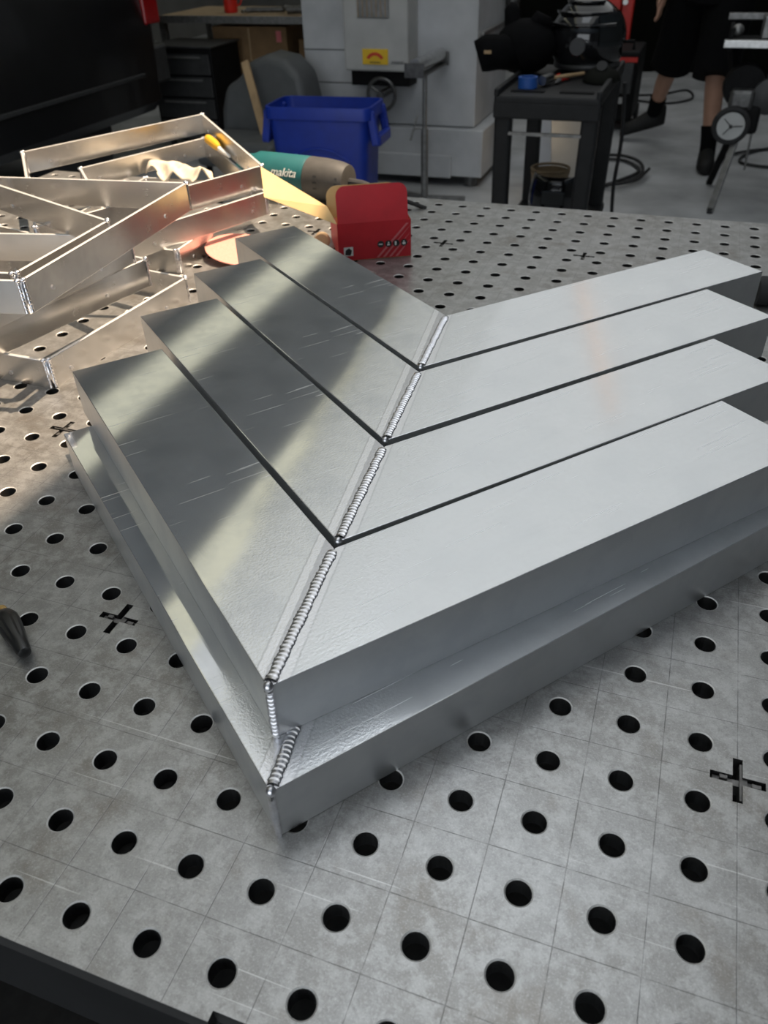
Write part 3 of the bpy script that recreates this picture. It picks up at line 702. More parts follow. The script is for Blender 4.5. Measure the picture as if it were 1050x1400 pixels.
for k in range(12):
    a0 = math.radians(28 + 124 * k / 12); a1 = math.radians(28 + 124 * (k + 1) / 12); cx, cz = -1.742, 0.685
    q = [(cx + r * math.cos(a_), 4.6125, cz + r * 0.92 * math.sin(a_)) for r, a_ in ((0.040, a0), (0.058, a0), (0.058, a1), (0.040, a1))]
    panel(mb, [P(*z) for z in q][::1], 0.001)
mb.build('sign_arc', M['sign_red'], sg)
pbox('sign_line', 'black_print', -1.775, -1.71, 4.6115, 4.6125, 0.686, 0.690, sg, 0)
pbox('maker_plate', 'dull_steel', -1.643, -1.572, 4.614, 4.621, 0.682, 0.695, cab, 0.001)
wh = MB().torus(P(-1.725, 4.66, 0.515), 0.085, 0.011, (0, 1, 0.05), 36, 10).build('handwheel', M['iron'], root, smooth_=True)
for k in range(3):
    a_ = 2 * math.pi * k / 3 + 0.5
    MB().cyl(P(-1.725, 4.66, 0.515), P(-1.725 + 0.085 * math.cos(a_), 4.66, 0.515 + 0.085 * math.sin(a_)), 0.008, 10).build('spoke', M['iron'], wh)
MB().cyl(P(-1.725, 4.63, 0.515), P(-1.725, 4.80, 0.515), 0.022, 16).build('hub', M['iron'], wh, smooth_=True)
for x in (-2.2, -1.2):
    for y in (4.8, 5.55): MB().cyl(P(x, y, 0), P(x, y, 0.065), 0.04, 16).build('foot', M['iron'], root)

# roller stand
root = empty('roller_stand', (-1.37, 4.38, 0)); tag(root, 'grey steel roller stand with T handle before the white machine', 'roller stand')
MB().cyl((0, 0, 0.38), (0, 0, 0.665), 0.013, 14).build('inner_post', M['dull_steel'], root, smooth_=True)
MB().cyl((0, 0, 0.02), (0, 0, 0.40), 0.020, 14).build('outer_post', M['dull_steel'], root, smooth_=True)
for k in range(3):
    a_ = 2 * math.pi * k / 3 + 0.4
    MB().beam((0, 0, 0.03), (0.24 * math.cos(a_), 0.24 * math.sin(a_), 0.012), 0.03, 0.02).build('foot_bar', M['dull_steel'], root)
MB().cyl((-0.055, -0.01, 0.40), (-0.012, 0, 0.40), 0.006, 10).build('clamp_screw', M['dull_steel'], root)
MB().cyl((-0.075, -0.03, 0.34), (-0.045, 0.01, 0.46), 0.006, 10).build('clamp_handle', M['dull_steel'], root)
MB().box((-0.012, 0.16, 0.668), (0.05, 0.45, 0.010)).box((-0.04, -0.065, 0.695), (0.11, 0.008, 0.07)).box((-0.02, 0.38, 0.695), (0.09, 0.008, 0.07)).build('cradle', M['iron'], root, bevel=0.002)
MB().cyl((-0.04, -0.055, 0.715), (-0.02, 0.372, 0.715), 0.034, 24).build('roller', M['steel'], root, smooth_=True)

# blue slim bin
def bin_():
    C0 = Vector((-1.695, 3.75, 0)); root = empty('slim_waste_bin', C0, 0.08); tag(root, 'tall narrow blue plastic waste bin beyond the far table edge', 'waste bin')
    W_, D_, H_ = 0.545, 0.30, 0.632
    mb = MB(); o = []
    def ring(sx, sy, z, r=0.045, n=5):
        pts = []
        for cx, cy, a0 in ((1, 1, 0), (-1, 1, 90), (-1, -1, 180), (1, -1, 270)):
            for k in range(n):
                a_ = math.radians(a0 + 90 * k / (n - 1)); pts.append((cx * (sx / 2 - r) + r * math.cos(a_), cy * (sy / 2 - r) + r * math.sin(a_), z))
        return pts
    prof = [(0.80, 0.0), (0.82, 0.02), (0.93, H_ - 0.09), (0.93, H_ - 0.06), (1.0, H_ - 0.055), (1.0, H_ - 0.005), (0.99, H_), (0.955, H_), (0.95, H_ - 0.05), (0.90, H_ - 0.09), (0.79, 0.03)]
    for s_, z in prof: o.append(len(mb.v)); mb.v += ring(W_ * s_, D_ * s_, z)
    n = 20
    for a, b in zip(o, o[1:]):
        for k in range(n): mb.f.append((a + k, a + (k + 1) % n, b + (k + 1) % n, b + k))
    mb.f.append(tuple(o[0] + k for k in range(n))[::-1]); mb.f.append(tuple(o[-1] + k for k in range(n)))
    mb.build('body', M['blue_plastic'], root, smooth_=True, ang=40)
    for sx in (-1, 1):
        h = MB(); xx = sx * W_ / 2
        h.beam((xx + sx * 0.022, -D_ / 2 + 0.05, H_ - 0.15), (xx + sx * 0.022, D_ / 2 - 0.05, H_ - 0.15), 0.035, 0.05)
        for sy in (-1, 1): h.beam((xx - sx * 0.01, sy * (D_ / 2 - 0.05), H_ - 0.02), (xx + sx * 0.018, sy * (D_ / 2 - 0.05), H_ - 0.17), 0.03, 0.04, (1, 0, 0))
        h.build('grip', M['blue_plastic'], root, bevel=0.008)
    mb = MB()
    pts = [(-0.16 + 0.32 * k / 14, -D_ / 2 * 0.925 + 0.0, H_ - 0.24 + 0.055 * math.sin(math.pi * k / 14)) for k in range(15)]
    mb.tube([(x, y + (0.0) - 0.001, z) for x, y, z in pts], 0.006, 8); mb.build('moulded_arc', M['blue_plastic'], root, smooth_=True)
bin_()

# grey upholstered seat with a wooden batten on it
root = empty('grey_seat', (-2.36, 4.45, 0)); tag(root, 'grey vinyl seat turned backwards left of the blue bin', 'seat')
mb = MB()
outl = [(-0.29, 0.05), (-0.29, 0.45), (-0.25, 0.58), (-0.17, 0.61), (-0.10, 0.70), (0.02, 0.74), (0.14, 0.72), (0.24, 0.64), (0.28, 0.50), (0.29, 0.05)]
n = len(outl)
for y in (-0.16, 0.10): mb.v += [(x, y + 0.12 * (z / 0.74), z) for x, z in outl]
mb.f = [tuple(range(n)), tuple(range(n, 2 * n))[::-1]] + [(i, n + i, n + (i + 1) % n, (i + 1) % n) for i in range(n)]
mb.build('seat_back', M['grey_vinyl'], root, bevel=0.045, seg=4, smooth_=True, ang=80)
MB().box((0, -0.33, 0.30), (0.50, 0.36, 0.14)).build('seat_cushion', M['grey_vinyl'], root, bevel=0.04, seg=4, smooth_=True, ang=80)
for sx in (-1, 1):
    for sy in (-0.45, 0.05): MB().cyl((sx * 0.2, sy, 0.0), (sx * 0.2, sy, 0.26), 0.018, 12).build('leg', M['black_paint'], root)
tag(MB().beam((-2.43, 4.33, 0.715), (-2.11, 4.02, 0.02), 0.045, 0.02, (0, -1, 0.3)).build('wooden_batten', M['wood'], bevel=0.002), 'thin wooden batten leaning on the grey seat', 'batten')

# shelf bench with cardboard box
root = empty('storage_bench', (-3.15, 5.95, 0)); tag(root, 'dim steel bench with plywood top between van and white machine', 'bench')
MB().box((0, 0, 0.80), (1.30, 0.75, 0.022)).build('bench_top', M['ply'], root, bevel=0.002)
MB().box((0, -0.385, 0.795), (1.32, 0.02, 0.045)).build('front_rail', M['dull_steel'], root)
for sx in (-1, 1):
    for sy in (-1, 1): MB().box((sx * 0.62, sy * 0.33, 0.394), (0.045, 0.045, 0.788)).build('leg', M['dull_steel'], root)
MB().cyl((-0.60, -0.345, 0.42), (0.60, -0.345, 0.42), 0.010, 10).build('cross_rod', M['steel'], root)
root = empty('cardboard_box', (-3.12, 5.98, 0)); tag(root, 'large brown cardboard box standing under the storage bench', 'box')
MB().box((0, 0, 0.37), (0.60, 0.55, 0.74)).build('body', M['cardboard'], root, bevel=0.004)
MB().box((0, -0.276, 0.37), (0.012, 0.003, 0.72)).build('tape_seam', M['wood'], root)
MB().box((0.10, -0.277, 0.42), (0.22, 0.002, 0.20)).build('print_patch', M['black_print'], root)
MB().box((0.24, -0.277, 0.68), (0.04, 0.002, 0.07)).build('pink_sticker', M['card_pink'], root)
root = empty('cardboard_box', (-2.64, 6.0, 0)); tag(root, 'narrow brown cardboard box beside the white machine under the bench', 'box')
MB().box((0, 0, 0.33), (0.22, 0.5, 0.66)).build('body', M['cardboard'], root, bevel=0.004)
MB().box((0, -0.251, 0.33), (0.012, 0.003, 0.64)).build('tape_seam', M['wood'], root)
# clutter on the bench
root = empty('bench_clamp', (-2.98, 5.75, 0.812)); tag(root, 'dark iron clamp lying on the plywood bench top', 'clamp')
MB().cyl((-0.16, 0, 0.025), (0.12, 0.05, 0.025), 0.018, 12).build('clamp_bar', M['iron'], root, smooth_=True)
MB().torus((0.15, 0.055, 0.030), 0.035, 0.014, (0.2, 0, 1), 20, 8).build('clamp_ring', M['iron'], root, smooth_=True)
MB().cyl((-0.17, -0.05, 0.02), (-0.17, 0.06, 0.02), 0.012, 10).build('clamp_handle', M['steel'], root)
root = empty('iron_fitting', (-2.72, 5.72, 0.812)); tag(root, 'short dark pipe fitting at the right end of the bench', 'fitting')
MB().cyl((-0.08, 0, 0.03), (0.08, 0.02, 0.03), 0.025, 14).build('fitting_body', M['iron'], root, smooth_=True)
MB().cyl((0.03, 0.0, 0.032), (0.06, 0.015, 0.032), 0.032, 14).build('collar', M['iron'], root, smooth_=True)
root = empty('red_oil_can', (-3.32, 5.85, 0.812)); tag(root, 'small red can standing on the left of the bench', 'can')
MB().lathe((0, 0, 0), (0, 0, 1), [(0, 0.045), (0.01, 0.05), (0.13, 0.05), (0.15, 0.03), (0.17, 0.012), (0.21, 0.006)], 20).build('can_body', M['red_paint'], root, smooth_=True)
MB().torus((0.055, 0, 0.08), 0.035, 0.006, (0, 1, 0), 20, 8).build('can_handle', M['red_paint'], root, smooth_=True)

# black tool chest added to fill an unclear dark area between van and bench
root = empty('filler_tool_chest', (-3.42, 5.42, 0)); tag(root, 'black tool chest with pale drawer pulls, added to fill the dark gap between van and bench', 'tool chest')
MB().box((0, 0, 0.36), (0.50, 0.40, 0.60)).build('case', M['black_paint'], root, bevel=0.008)
MB().box((0, 0, 0.665), (0.52, 0.42, 0.012)).build('lid', M['trim_black'], root, bevel=0.003)
for k in range(4):
    dr = MB().box((0, -0.205, 0.14 + 0.14 * k), (0.46, 0.012, 0.125)).build('drawer', M['trim_black'], root, bevel=0.004)
    MB().box((0, -0.218, 0.185 + 0.14 * k), (0.34, 0.014, 0.012)).build('pull', M['dull_steel'], dr)
for sx in (-0.2, 0.2):
    for sy in (-0.15, 0.15): MB().cyl((sx, sy, 0.0), (sx, sy, 0.065), 0.025, 12).build('caster', M['rubber'], root)

# black van
def van():
    root = empty('black_van', (-4.2, 2.6, 0)); tag(root, 'black van parked along the left side with red tail lamp', 'van')
    mb = MB()
    # cross-section (x toward bench, z) lofted along y
    sec = [(0.0, 0.36), (0.84, 0.36), (0.90, 0.42), (0.905, 0.60), (0.915, 0.85), (0.90, 1.05), (0.86, 1.15), (0.76, 1.85), (0.66, 1.98), (0.0, 2.02)]
    st = [(-2.55, 0.90, 0.0), (-2.45, 0.97, 0.0), (-2.2, 1.0, 0.0), (1.9, 1.0, 0.0), (2.15, 0.985, 0.0), (2.24, 0.93, 0.0)]
    full = sec + [(-x, z) for x, z in sec[::-1] if x > 0]
    n = len(full)
    for y, s_, _ in st: mb.v += [(x * s_, y, z) for x, z in full]
    for i in range(len(st) - 1):
        for k in range(n): mb.f.append((i * n + k, i * n + (k + 1) % n, (i + 1) * n + (k + 1) % n, (i + 1) * n + k))
    mb.f.append(tuple(range(n))[::-1]); mb.f.append(tuple((len(st) - 1) * n + k for k in range(n)))
    mb.build('body_shell', M['van_paint'], root, smooth_=True, ang=25)
    MB().beam((0.908, -2.2, 0.590), (0.908, 0.62, 0.590), 0.02, 0.022).build('side_moulding', M['trim_black'], root, bevel=0.004)
    MB().beam((0.908, 0.635, 0.590), (0.908, 1.98, 0.590), 0.02, 0.022).build('side_moulding', M['trim_black'], root, bevel=0.004)
    MB().box((0.86, 2.165, 1.06), (0.12, 0.16, 0.42)).build('tail_lamp', M['red_lens'], root, bevel=0.012)
    MB().box((0.0, 2.27, 0.62), (1.70, 0.10, 0.24)).box((0.84, 2.20, 0.62), (0.10, 0.22, 0.22)).build('rear_bumper', M['trim_black'], root, bevel=0.02)
    MB().box((0.845, 0.9, 1.50), (0.015, 1.9, 0.50), Matrix.Rotation(-0.14, 3, 'Y')).build('side_window', M['glass_dark'], root, bevel=0.004)
    MB().box((0.845, -1.4, 1.50), (0.015, 1.5, 0.50), Matrix.Rotation(-0.14, 3, 'Y')).build('side_window', M['glass_dark'], root, bevel=0.004)
    MB().box((0.912, 0.35, 0.93), (0.03, 0.20, 0.05)).build('door_handle', M['trim_black'], root, bevel=0.01)
    for y in (-1.55, 1.35):
        for x in (-0.74, 0.74):
            wz = MB().lathe((x - 0.1, y, 0.33), (x + 0.1, y, 0.33), [(0, 0.2), (0.0, 0.31), (0.02, 0.33), (0.16, 0.33), (0.17, 0.31), (0.17, 0.2)], 32).build('wheel', M['rubber'], root, smooth_=True)
            MB().lathe((x - 0.085, y, 0.33), (x + 0.105, y, 0.33), [(0, 0.05), (0, 0.2), (0.15, 0.2), (0.145, 0.05)], 24).build('rim', M['dull_steel'], wz, smooth_=True)
van()

# ---------------------------------------------------------------- service cart with welding gear
root = empty('service_cart', (-0.49, 3.48, 0)); tag(root, 'charcoal plastic service cart carrying the welding helmet', 'cart')
hx, y0, y1 = 0.205, -0.38, 0.40
mb = MB().box((0, 0.01, 0.785), (0.41, 0.78, 0.035)); 
mb.build('top_tray', M['grey_plastic'], root, bevel=0.012, seg=3)
for sx in (-1, 1): MB().box((sx * (hx - 0.01), 0.01, 0.81), (0.02, 0.78, 0.03)).build('tray_rim', M['grey_plastic'], root, bevel=0.006)
MB().box((0, y0 + 0.01, 0.75), (0.41, 0.02, 0.06)).build('tray_skirt', M['grey_plastic'], root, bevel=0.006)
MB().box((0, y0 + 0.02, 0.665), (0.36, 0.012, 0.012)).build('front_rail', M['dull_steel'], root)
for x in (-0.09, 0.10): MB().box((x, y0 + 0.09, 0.8045), (0.13, 0.035, 0.006)).build('tray_recess', M['black_paint'], root)
for sx in (-1, 1):
    for y in (y0 + 0.04, y1 - 0.06):
        MB().beam((sx * (hx - 0.035), y, 0.77), (sx * (hx - 0.045), y, 0.10), 0.065, 0.055, (0, 1, 0)).build('leg', M['grey_plastic'], root, bevel=0.01)
        MB().lathe((sx * (hx - 0.045) - 0.015, y, 0.05), (sx * (hx - 0.045) + 0.015, y, 0.05), [(0, 0.02), (0, 0.05), (0.03, 0.05), (0.03, 0.02)], 20).build('caster', M['rubber'], root, smooth_=True)
MB().box((0, 0.01, 0.20), (0.40, 0.76, 0.04)).build('lower_tray', M['grey_plastic'], root, bevel=0.01)

# helmet
root = empty('welding_helmet', (-0.455, 3.72, 0.803)); root.scale = (1.12, 1.12, 1.12); tag(root, 'glossy black welding helmet resting on top of the service cart', 'helmet')
mb = MB(); nu, nv = 36, 22
for j in range(nv + 1):
    t = j / nv * math.pi * 0.80
    for i in range(nu):
        a_ = 2 * math.pi * i / nu
        x = 0.125 * math.sin(t) * math.cos(a_); y = 0.145 * math.sin(t) * math.sin(a_); z = 0.135 * math.cos(t)
        if math.cos(a_) > 0: x *= 1.18                                  # chin and visor bulge to the right
        if z < -0.03 and math.cos(a_) > 0.2: x *= 1.0 + 0.18 * min(1, (-0.03 - z) / 0.05)
        x += 0.012 * math.exp(-((t - 0.9) / 0.12) ** 2) * abs(math.sin(2 * a_))
        mb.v.append((x, y, z + 0.112))
for j in range(nv):
    for i in range(nu): mb.f.append((j * nu + i, (j + 1) * nu + i, (j + 1) * nu + (i + 1) % nu, j * nu + (i + 1) % nu))
mb.build('shell', M['black_gloss'], root, smooth_=True, ang=180)
mb = MB()
for j in range(7):
    for i in range(13):
        t = math.radians(52 + 7.5 * j); a_ = math.radians(-62 + 10 * i)
        mb.v.append((0.155 * math.sin(t) * math.cos(a_), 0.150 * math.sin(t) * math.sin(a_), 0.139 * math.cos(t) + 0.112))
for j in range(6):
    for i in range(12): mb.f.append((j * 13 + i, (j + 1) * 13 + i, (j + 1) * 13 + i + 1, j * 13 + i + 1))
mb.build('visor', M['glass_dark'], root, smooth_=True, ang=180)
for s_ in (0.55, 0.9, 1.2):
    pts = [(0.132 * math.sin(s_) * math.cos(a_) * (1.16 if math.cos(a_) > 0 else 1), 0.150 * math.sin(s_) * math.sin(a_), 0.139 * math.cos(s_) + 0.112) for a_ in [math.radians(-170 + 8 * k) for k in range(18)]]
    MB().tube(pts, 0.006, 8).build('shell_ridge', M['black_gloss'], root, smooth_=True)
MB().torus((0.02, 0.0, 0.025), 0.115, 0.012, (0, 0, 1), 36, 8).build('rim', M['trim_black'], root, smooth_=True)
MB().cyl((0.0, -0.150, 0.10), (0.0, -0.168, 0.10), 0.028, 20).build('pivot_knob', M['trim_black'], root, smooth_=True)
# gloves and torch pouch
root = empty('work_gloves', (-0.705, 3.55, 0.803)); tag(root, 'heap of black padded gloves left of the welding helmet', 'gloves')
body = MB().ball((0.02, 0.06, 0.10), (0.13, 0.12, 0.105), 20, 12).build('glove_palm', M['black_cloth'], root, smooth_=True, ang=180)
MB().tube([(0.0, 0.0, 0.07), (-0.06, -0.03, 0.09), (-0.12, -0.05, 0.088), (-0.155, -0.06, 0.075)], [0.055, 0.066, 0.070, 0.060], 18).build('glove_cuff', M['black_cloth'], root, smooth_=True, ang=180)
MB().tube([(-0.02, 0.08, 0.12), (-0.045, 0.075, 0.19), (-0.048, 0.075, 0.235), (-0.045, 0.07, 0.255)], [0.035, 0.034, 0.033, 0.015], 14).build('glove_thumb', M['black_cloth'], root, smooth_=True, ang=180)
for k in range(3):
    MB().tube([(0.03, 0.06 + 0.03 * k, 0.14), (0.075, 0.05 + 0.035 * k, 0.205 - 0.01 * k), (0.12, 0.05 + 0.035 * k, 0.19 - 0.02 * k)], [0.038, 0.030, 0.018], 12).build('glove_finger', M['black_cloth'], root, smooth_=True, ang=180)
MB().box((-0.10, -0.117, 0.10), (0.030, 0.006, 0.012)).build('cloth_tag', M['wood'], root)
# bits on the cart top
root = empty('blue_tape_roll', (-0.595, 3.255, 0.805)); tag(root, 'blue roll of tape on the front edge of the service cart', 'tape')
mb = MB(); nn = 28
for r, z in ((0.038, 0), (0.038, 0.04), (0.028, 0.04), (0.028, 0)): mb.v += [(r * math.cos(2 * math.pi * k / nn), r * math.sin(2 * math.pi * k / nn), z) for k in range(nn)]
for q in range(4):
    for k in range(nn): mb.f.append((q * nn + k, q * nn + (k + 1) % nn, ((q + 1) % 4) * nn + (k + 1) % nn, ((q + 1) % 4) * nn + k))
mb.build('tape_ring', M['blue_tape'], root, smooth_=True)
root = empty('hand_hammer', (-0.53, 3.33, 0.805)); tag(root, 'steel headed hammer with wooden handle on the service cart', 'hammer')
MB().cyl((-0.015, -0.045, 0.022), (0.005, 0.035, 0.022), 0.018, 16).build('hammer_head', M['steel'], root, smooth_=True)
MB().cyl((0.0, 0.0, 0.022), (0.11, 0.22, 0.012), 0.008, 12).build('hammer_handle', M['wood'], root, smooth_=True)
root = empty('red_pliers', (-0.50, 3.40, 0.805)); tag(root, 'red handled pliers lying beside the hammer', 'pliers')
MB().tube([(0, 0, 0.008), (-0.02, 0.06, 0.009), (-0.015, 0.12, 0.008)], 0.007, 10).build('handle', M['red_paint'], root, smooth_=True)
MB().tube([(0.01, 0, 0.008), (0.03, 0.06, 0.009), (0.028, 0.12, 0.008)], 0.007, 10).build('handle', M['red_paint'], root, smooth_=True)
MB().tube([(0.005, 0.005, 0.008), (0.003, -0.025, 0.008), (0.0, -0.055, 0.007)], [0.012, 0.010, 0.003], 10).build('jaw', M['dull_steel'], root, smooth_=True)
root = empty('respirator', (-0.335, 3.47, 0.805)); tag(root, 'dark green cup shaped mask at the right of the cart top', 'mask')
mb = MB(); 
for j in range(9):
    t = j / 8 * math.pi / 2
    mb.v += [(0.075 * math.sin(t) * math.cos(2 * math.pi * k / 20), 0.10 * math.sin(t) * math.sin(2 * math.pi * k / 20), 0.05 * math.cos(t) + 0.002) for k in range(20)]
for j in range(8):
    for k in range(20): mb.f.append((j * 20 + k, (j + 1) * 20 + k, (j + 1) * 20 + (k + 1) % 20, j * 20 + (k + 1) % 20))
mb.build('cup', M['curtain'], root, smooth_=True, ang=180)
MB().cyl((0.0, -0.03, 0.045), (0.0, -0.045, 0.060), 0.022, 16).build('filter', M['grey_plastic'], root, smooth_=True)
# mask on the lower shelf
root = empty('face_shield', (-0.46, 3.40, 0.22)); tag(root, 'black face shield on the lower tray of the service cart', 'face shield')
mb = MB()
for j in range(9):
    t = j / 8
    for k in range(15):
        a_ = math.radians(-95 + 190 * k / 14); r = 0.10 + 0.02 * math.sin(t * math.pi)
        mb.v.append((r * math.sin(a_), -r * math.cos(a_) * 0.9, 0.02 + 0.22 * t))
for j in range(8):
    for k in range(14): mb.f.append((j * 15 + k, j * 15 + k + 1, (j + 1) * 15 + k + 1, (j + 1) * 15 + k))
fo = mb.build('shield_shell', M['black_gloss'], root, smooth_=True, ang=180); fo.modifiers.new('t', 'SOLIDIFY').thickness = 0.004
MB().box((0, -0.108, 0.16), (0.10, 0.012, 0.06)).build('lens', M['glass_dark'], root, bevel=0.004)
root = empty('plastic_tub', (-0.53, 3.62, 0.22)); tag(root, 'dull tan tub behind the face shield on the lower tray', 'tub')
mb = MB(); mb.lathe((0, 0, 0), (0, 0, 1), [(0, 0.06), (0.004, 0.075), (0.17, 0.085), (0.18, 0.088), (0.19, 0.088), (0.19, 0.080), (0.02, 0.07)], 28); mb.build('tub_body', M['ply'], root, smooth_=True)
MB().torus((0, 0, 0.20), 0.085, 0.006, (0, 0, 1), 28, 8).build('tub_rim', M['ply'], root, smooth_=True)
# board, then a panel and lamp added to make a warm light patch
tag(MB().box((-0.69, 4.32, 0.29), (0.10, 0.02, 0.57), Matrix.Rotation(-0.09, 3, 'Y')).build('white_board_offcut', M['white_board'], bevel=0.002), 'white board offcut standing on the floor behind the cart', 'board')
tag(MB().box((-0.71, 4.90, 0.20), (0.33, 0.02, 0.40)).build('added_glow_panel', M['machine2'], bevel=0.002), 'cream panel added behind the cart as a warm light patch seen through its legs', 'panel')
root = empty('added_glow_lamp', (-0.79, 4.70, 0)); tag(root, 'warm lamp added on the floor behind the cart to light the added panel', 'lamp')
MB().lathe((0, 0, 0), (0, 0, 1), [(0, 0.06), (0.015, 0.06), (0.02, 0.015), (0.27, 0.012)], 20).build('lamp_base', M['black_paint'], root, smooth_=True)
MB().ball((0, 0.0, 0.30), 0.035, 16, 10).build('globe', M['added_lamp_warm'], root, smooth_=True)
# red steel post, black welder at its foot, welding curtain behind
root = empty('red_post', (-0.62, 7.4, 0)); tag(root, 'red steel post rising behind the welding helmet', 'post')
MB().box((0, 0, 0.75), (0.085, 0.085, 1.5)).build('mast', M['red_paint'], root, bevel=0.006)
MB().box((0, 0, 0.02), (0.30, 0.30, 0.04)).build('foot_plate', M['black_paint'], root, bevel=0.004)
MB().box((-0.16, -0.03, 0.70), (0.22, 0.12, 0.22)).build('control_box', M['red_paint'], root, bevel=0.008)
MB().cyl((-0.02, -0.045, 0.76), (-0.02, -0.07, 0.76), 0.02, 16).build('gauge', M['steel'], root, smooth_=True)
root = empty('welding_power_source', (-0.57, 6.75, 0)); tag(root, 'black welding power source with red trim on the floor behind the cart', 'welder')
MB().box((0, 0, 0.30), (0.32, 0.55, 0.46)).build('case', M['black_paint'], root, bevel=0.015)
MB().box((0, -0.28, 0.36), (0.26, 0.015, 0.20)).build('front_panel', M['trim_black'], root, bevel=0.004)
MB().box((0, -0.285, 0.48), (0.30, 0.012, 0.03)).build('red_trim', M['red_paint'], root)
for sx in (-0.07, 0.07): MB().cyl((sx, -0.285, 0.22), (sx, -0.32, 0.22), 0.022, 14).build('socket', M['red_paint'] if sx < 0 else M['steel'], root, smooth_=True)
MB().tube([(-0.10, -0.15, 0.53), (-0.10, -0.15, 0.58), (0.10, -0.15, 0.58), (0.10, -0.15, 0.53)], 0.012, 10).build('carry_handle', M['black_paint'], root)
for sx in (-0.16, 0.16): MB().lathe((sx - 0.015, 0.2, 0.06), (sx + 0.015, 0.2, 0.06), [(0, 0.02), (0, 0.06), (0.03, 0.06), (0.03, 0.02)], 20).build('wheel', M['rubber'], root, smooth_=True)
for sx in (-0.12, 0.12): MB().box((sx, -0.2, 0.035), (0.04, 0.06, 0.07)).build('foot', M['rubber'], root)
cur = MB(); nseg = 120
for k in range(nseg + 1):
    x = -3.2 + 8.0 * k / nseg; yy = 8.9 + 0.05 * math.sin(k * 0.75)
    cur.v += [(x, yy, 0.06), (x, yy, 2.2)]
for k in range(nseg): cur.f.append((2 * k, 2 * k + 2, 2 * k + 3, 2 * k + 1))
co = cur.build('welding_curtain', M['curtain'], smooth_=True, ang=180); co.modifiers.new('t', 'SOLIDIFY').thickness = 0.004
tag(co, 'dark pleated welding curtain closing off the back of the floor', 'curtain')
root = empty('curtain_rail', (0.8, 8.9, 0)); tag(root, 'steel rail with posts carrying the welding curtain', 'rail')
MB().cyl((-4.05, 0, 2.215), (4.05, 0, 2.215), 0.02, 12).build('rail_tube', M['dull_steel'], root)
for x in (-4.05, 4.05): MB().cyl((x, 0, 0), (x, 0, 2.2), 0.02, 12).build('post', M['dull_steel'], root)

# cables on the floor
def cable(name, pts, r, mat, label, close=False):
    # smooth the control polygon
    P_ = [Vector(q) for q in pts]; out = []
    for i in range(len(P_) - 1):
        p0 = P_[max(i - 1, 0)]; p1 = P_[i]; p2 = P_[i + 1]; p3 = P_[min(i + 2, len(P_) - 1)]
        for k in range(8):
            t = k / 8; out.append(0.5 * ((2 * p1) + (p2 - p0) * t + (2 * p0 - 5 * p1 + 4 * p2 - p3) * t * t + (3 * p1 - p0 - 3 * p2 + p3) * t ** 3))
    out.append(P_[-1])
    return tag(MB().tube(out, r, 8).build(name, M[mat], smooth_=True), label, 'cable')
loop = [(-0.40 + (0.16 + 0.004 * t) * math.cos(t * 0.7), 5.27 + (0.30 + 0.006 * t) * math.sin(t * 0.7), 0.012 + 0.0015 * t) for t in range(19)]
cable('welding_lead', [(-0.46, 4.1, 0.75), (-0.42, 4.25, 0.40), (-0.50, 4.6, 0.08), (-0.44, 4.85, 0.02)] + loop, 0.010, 'rubber', 'coiled dark welding lead on the floor right of the cart')
cable('hanging_lead', [(-0.272, 3.86, 0.74), (-0.255, 3.90, 0.5), (-0.265, 3.96, 0.25), (-0.24, 4.05, 0.02), (-0.15, 4.1, 0.014), (0.0, 3.9, 0.014)], 0.009, 'rubber', 'black lead hanging down at the right side of the cart')
cable('floor_cable', [(-0.55, 7.9, 0.010), (-0.30, 8.0, 0.010), (-0.08, 8.25, 0.010), (-0.02, 7.85, 0.010), (-0.22, 7.6, 0.010), (-0.5, 7.7, 0.010)], 0.009, 'rubber', 'thin dark cable loop on the floor behind the walking person')
cable('extension_cord', [(1.2, 6.5, 0.01), (0.75, 6.3, 0.01), (0.45, 6.0, 0.01), (0.38, 5.7, 0.012), (0.60, 5.62, 0.012), (0.8, 5.8, 0.012), (0.6, 6.1, 0.014), (0.30, 5.85, 0.014), (0.22, 5.3, 0.012)], 0.009, 'rubber', 'dark extension cord looping under the saw bench')

# saw bench at the right edge
root = empty('saw_bench', (0.42, 4.75, 0)); tag(root, 'metal saw bench with dial and splayed legs at the right edge', 'saw bench')
def sb(name, mat, c, dd, bev=0.003, R=None, par=None): return MB().box(c, dd, R).build(name, M[mat], par or root, bevel=bev)
sb('front_rail', 'steel', (0.10, -0.02, 0.795), (0.80, 0.05, 0.035))
sb('rear_rail', 'dull_steel', (0.10, 0.30, 0.885), (0.80, 0.04, 0.030))
sb('end_plate', 'black_paint', (-0.27, 0.14, 0.81), (0.02, 0.30, 0.10))
sb('bed', 'black_paint', (0.10, 0.14, 0.79), (0.76, 0.28, 0.02))
MB().ball((-0.245, 0.06, 0.845), 0.030, 14, 10).build('clamp_knob', M['dull_steel'], root, smooth_=True)
sb('vice_block', 'dull_steel', (-0.06, 0.10, 0.86), (0.14, 0.16, 0.10), 0.008)
MB().cyl((-0.10, 0.05, 0.91), (0.02, 0.12, 0.95), 0.03, 14).build('vice_screw', M['dull_steel'], root, smooth_=True)
gear = MB().lathe((-0.155, -0.02, 0.60), (-0.155, 0.14, 0.60), [(0, 0.03), (0, 0.10), (0.05, 0.11), (0.12, 0.10), (0.14, 0.06)], 28).build('motor_housing', M['black_paint'], root, smooth_=True)
MB().lathe((-0.03, -0.05, 0.56), (-0.03, 0.18, 0.56), [(0, 0.05), (0.01, 0.085), (0.16, 0.085), (0.20, 0.05)], 24).build('motor', M['trim_black'], root, smooth_=True)
sb('gear_case', 'iron', (-0.16, -0.03, 0.545), (0.12, 0.08, 0.10), 0.02)
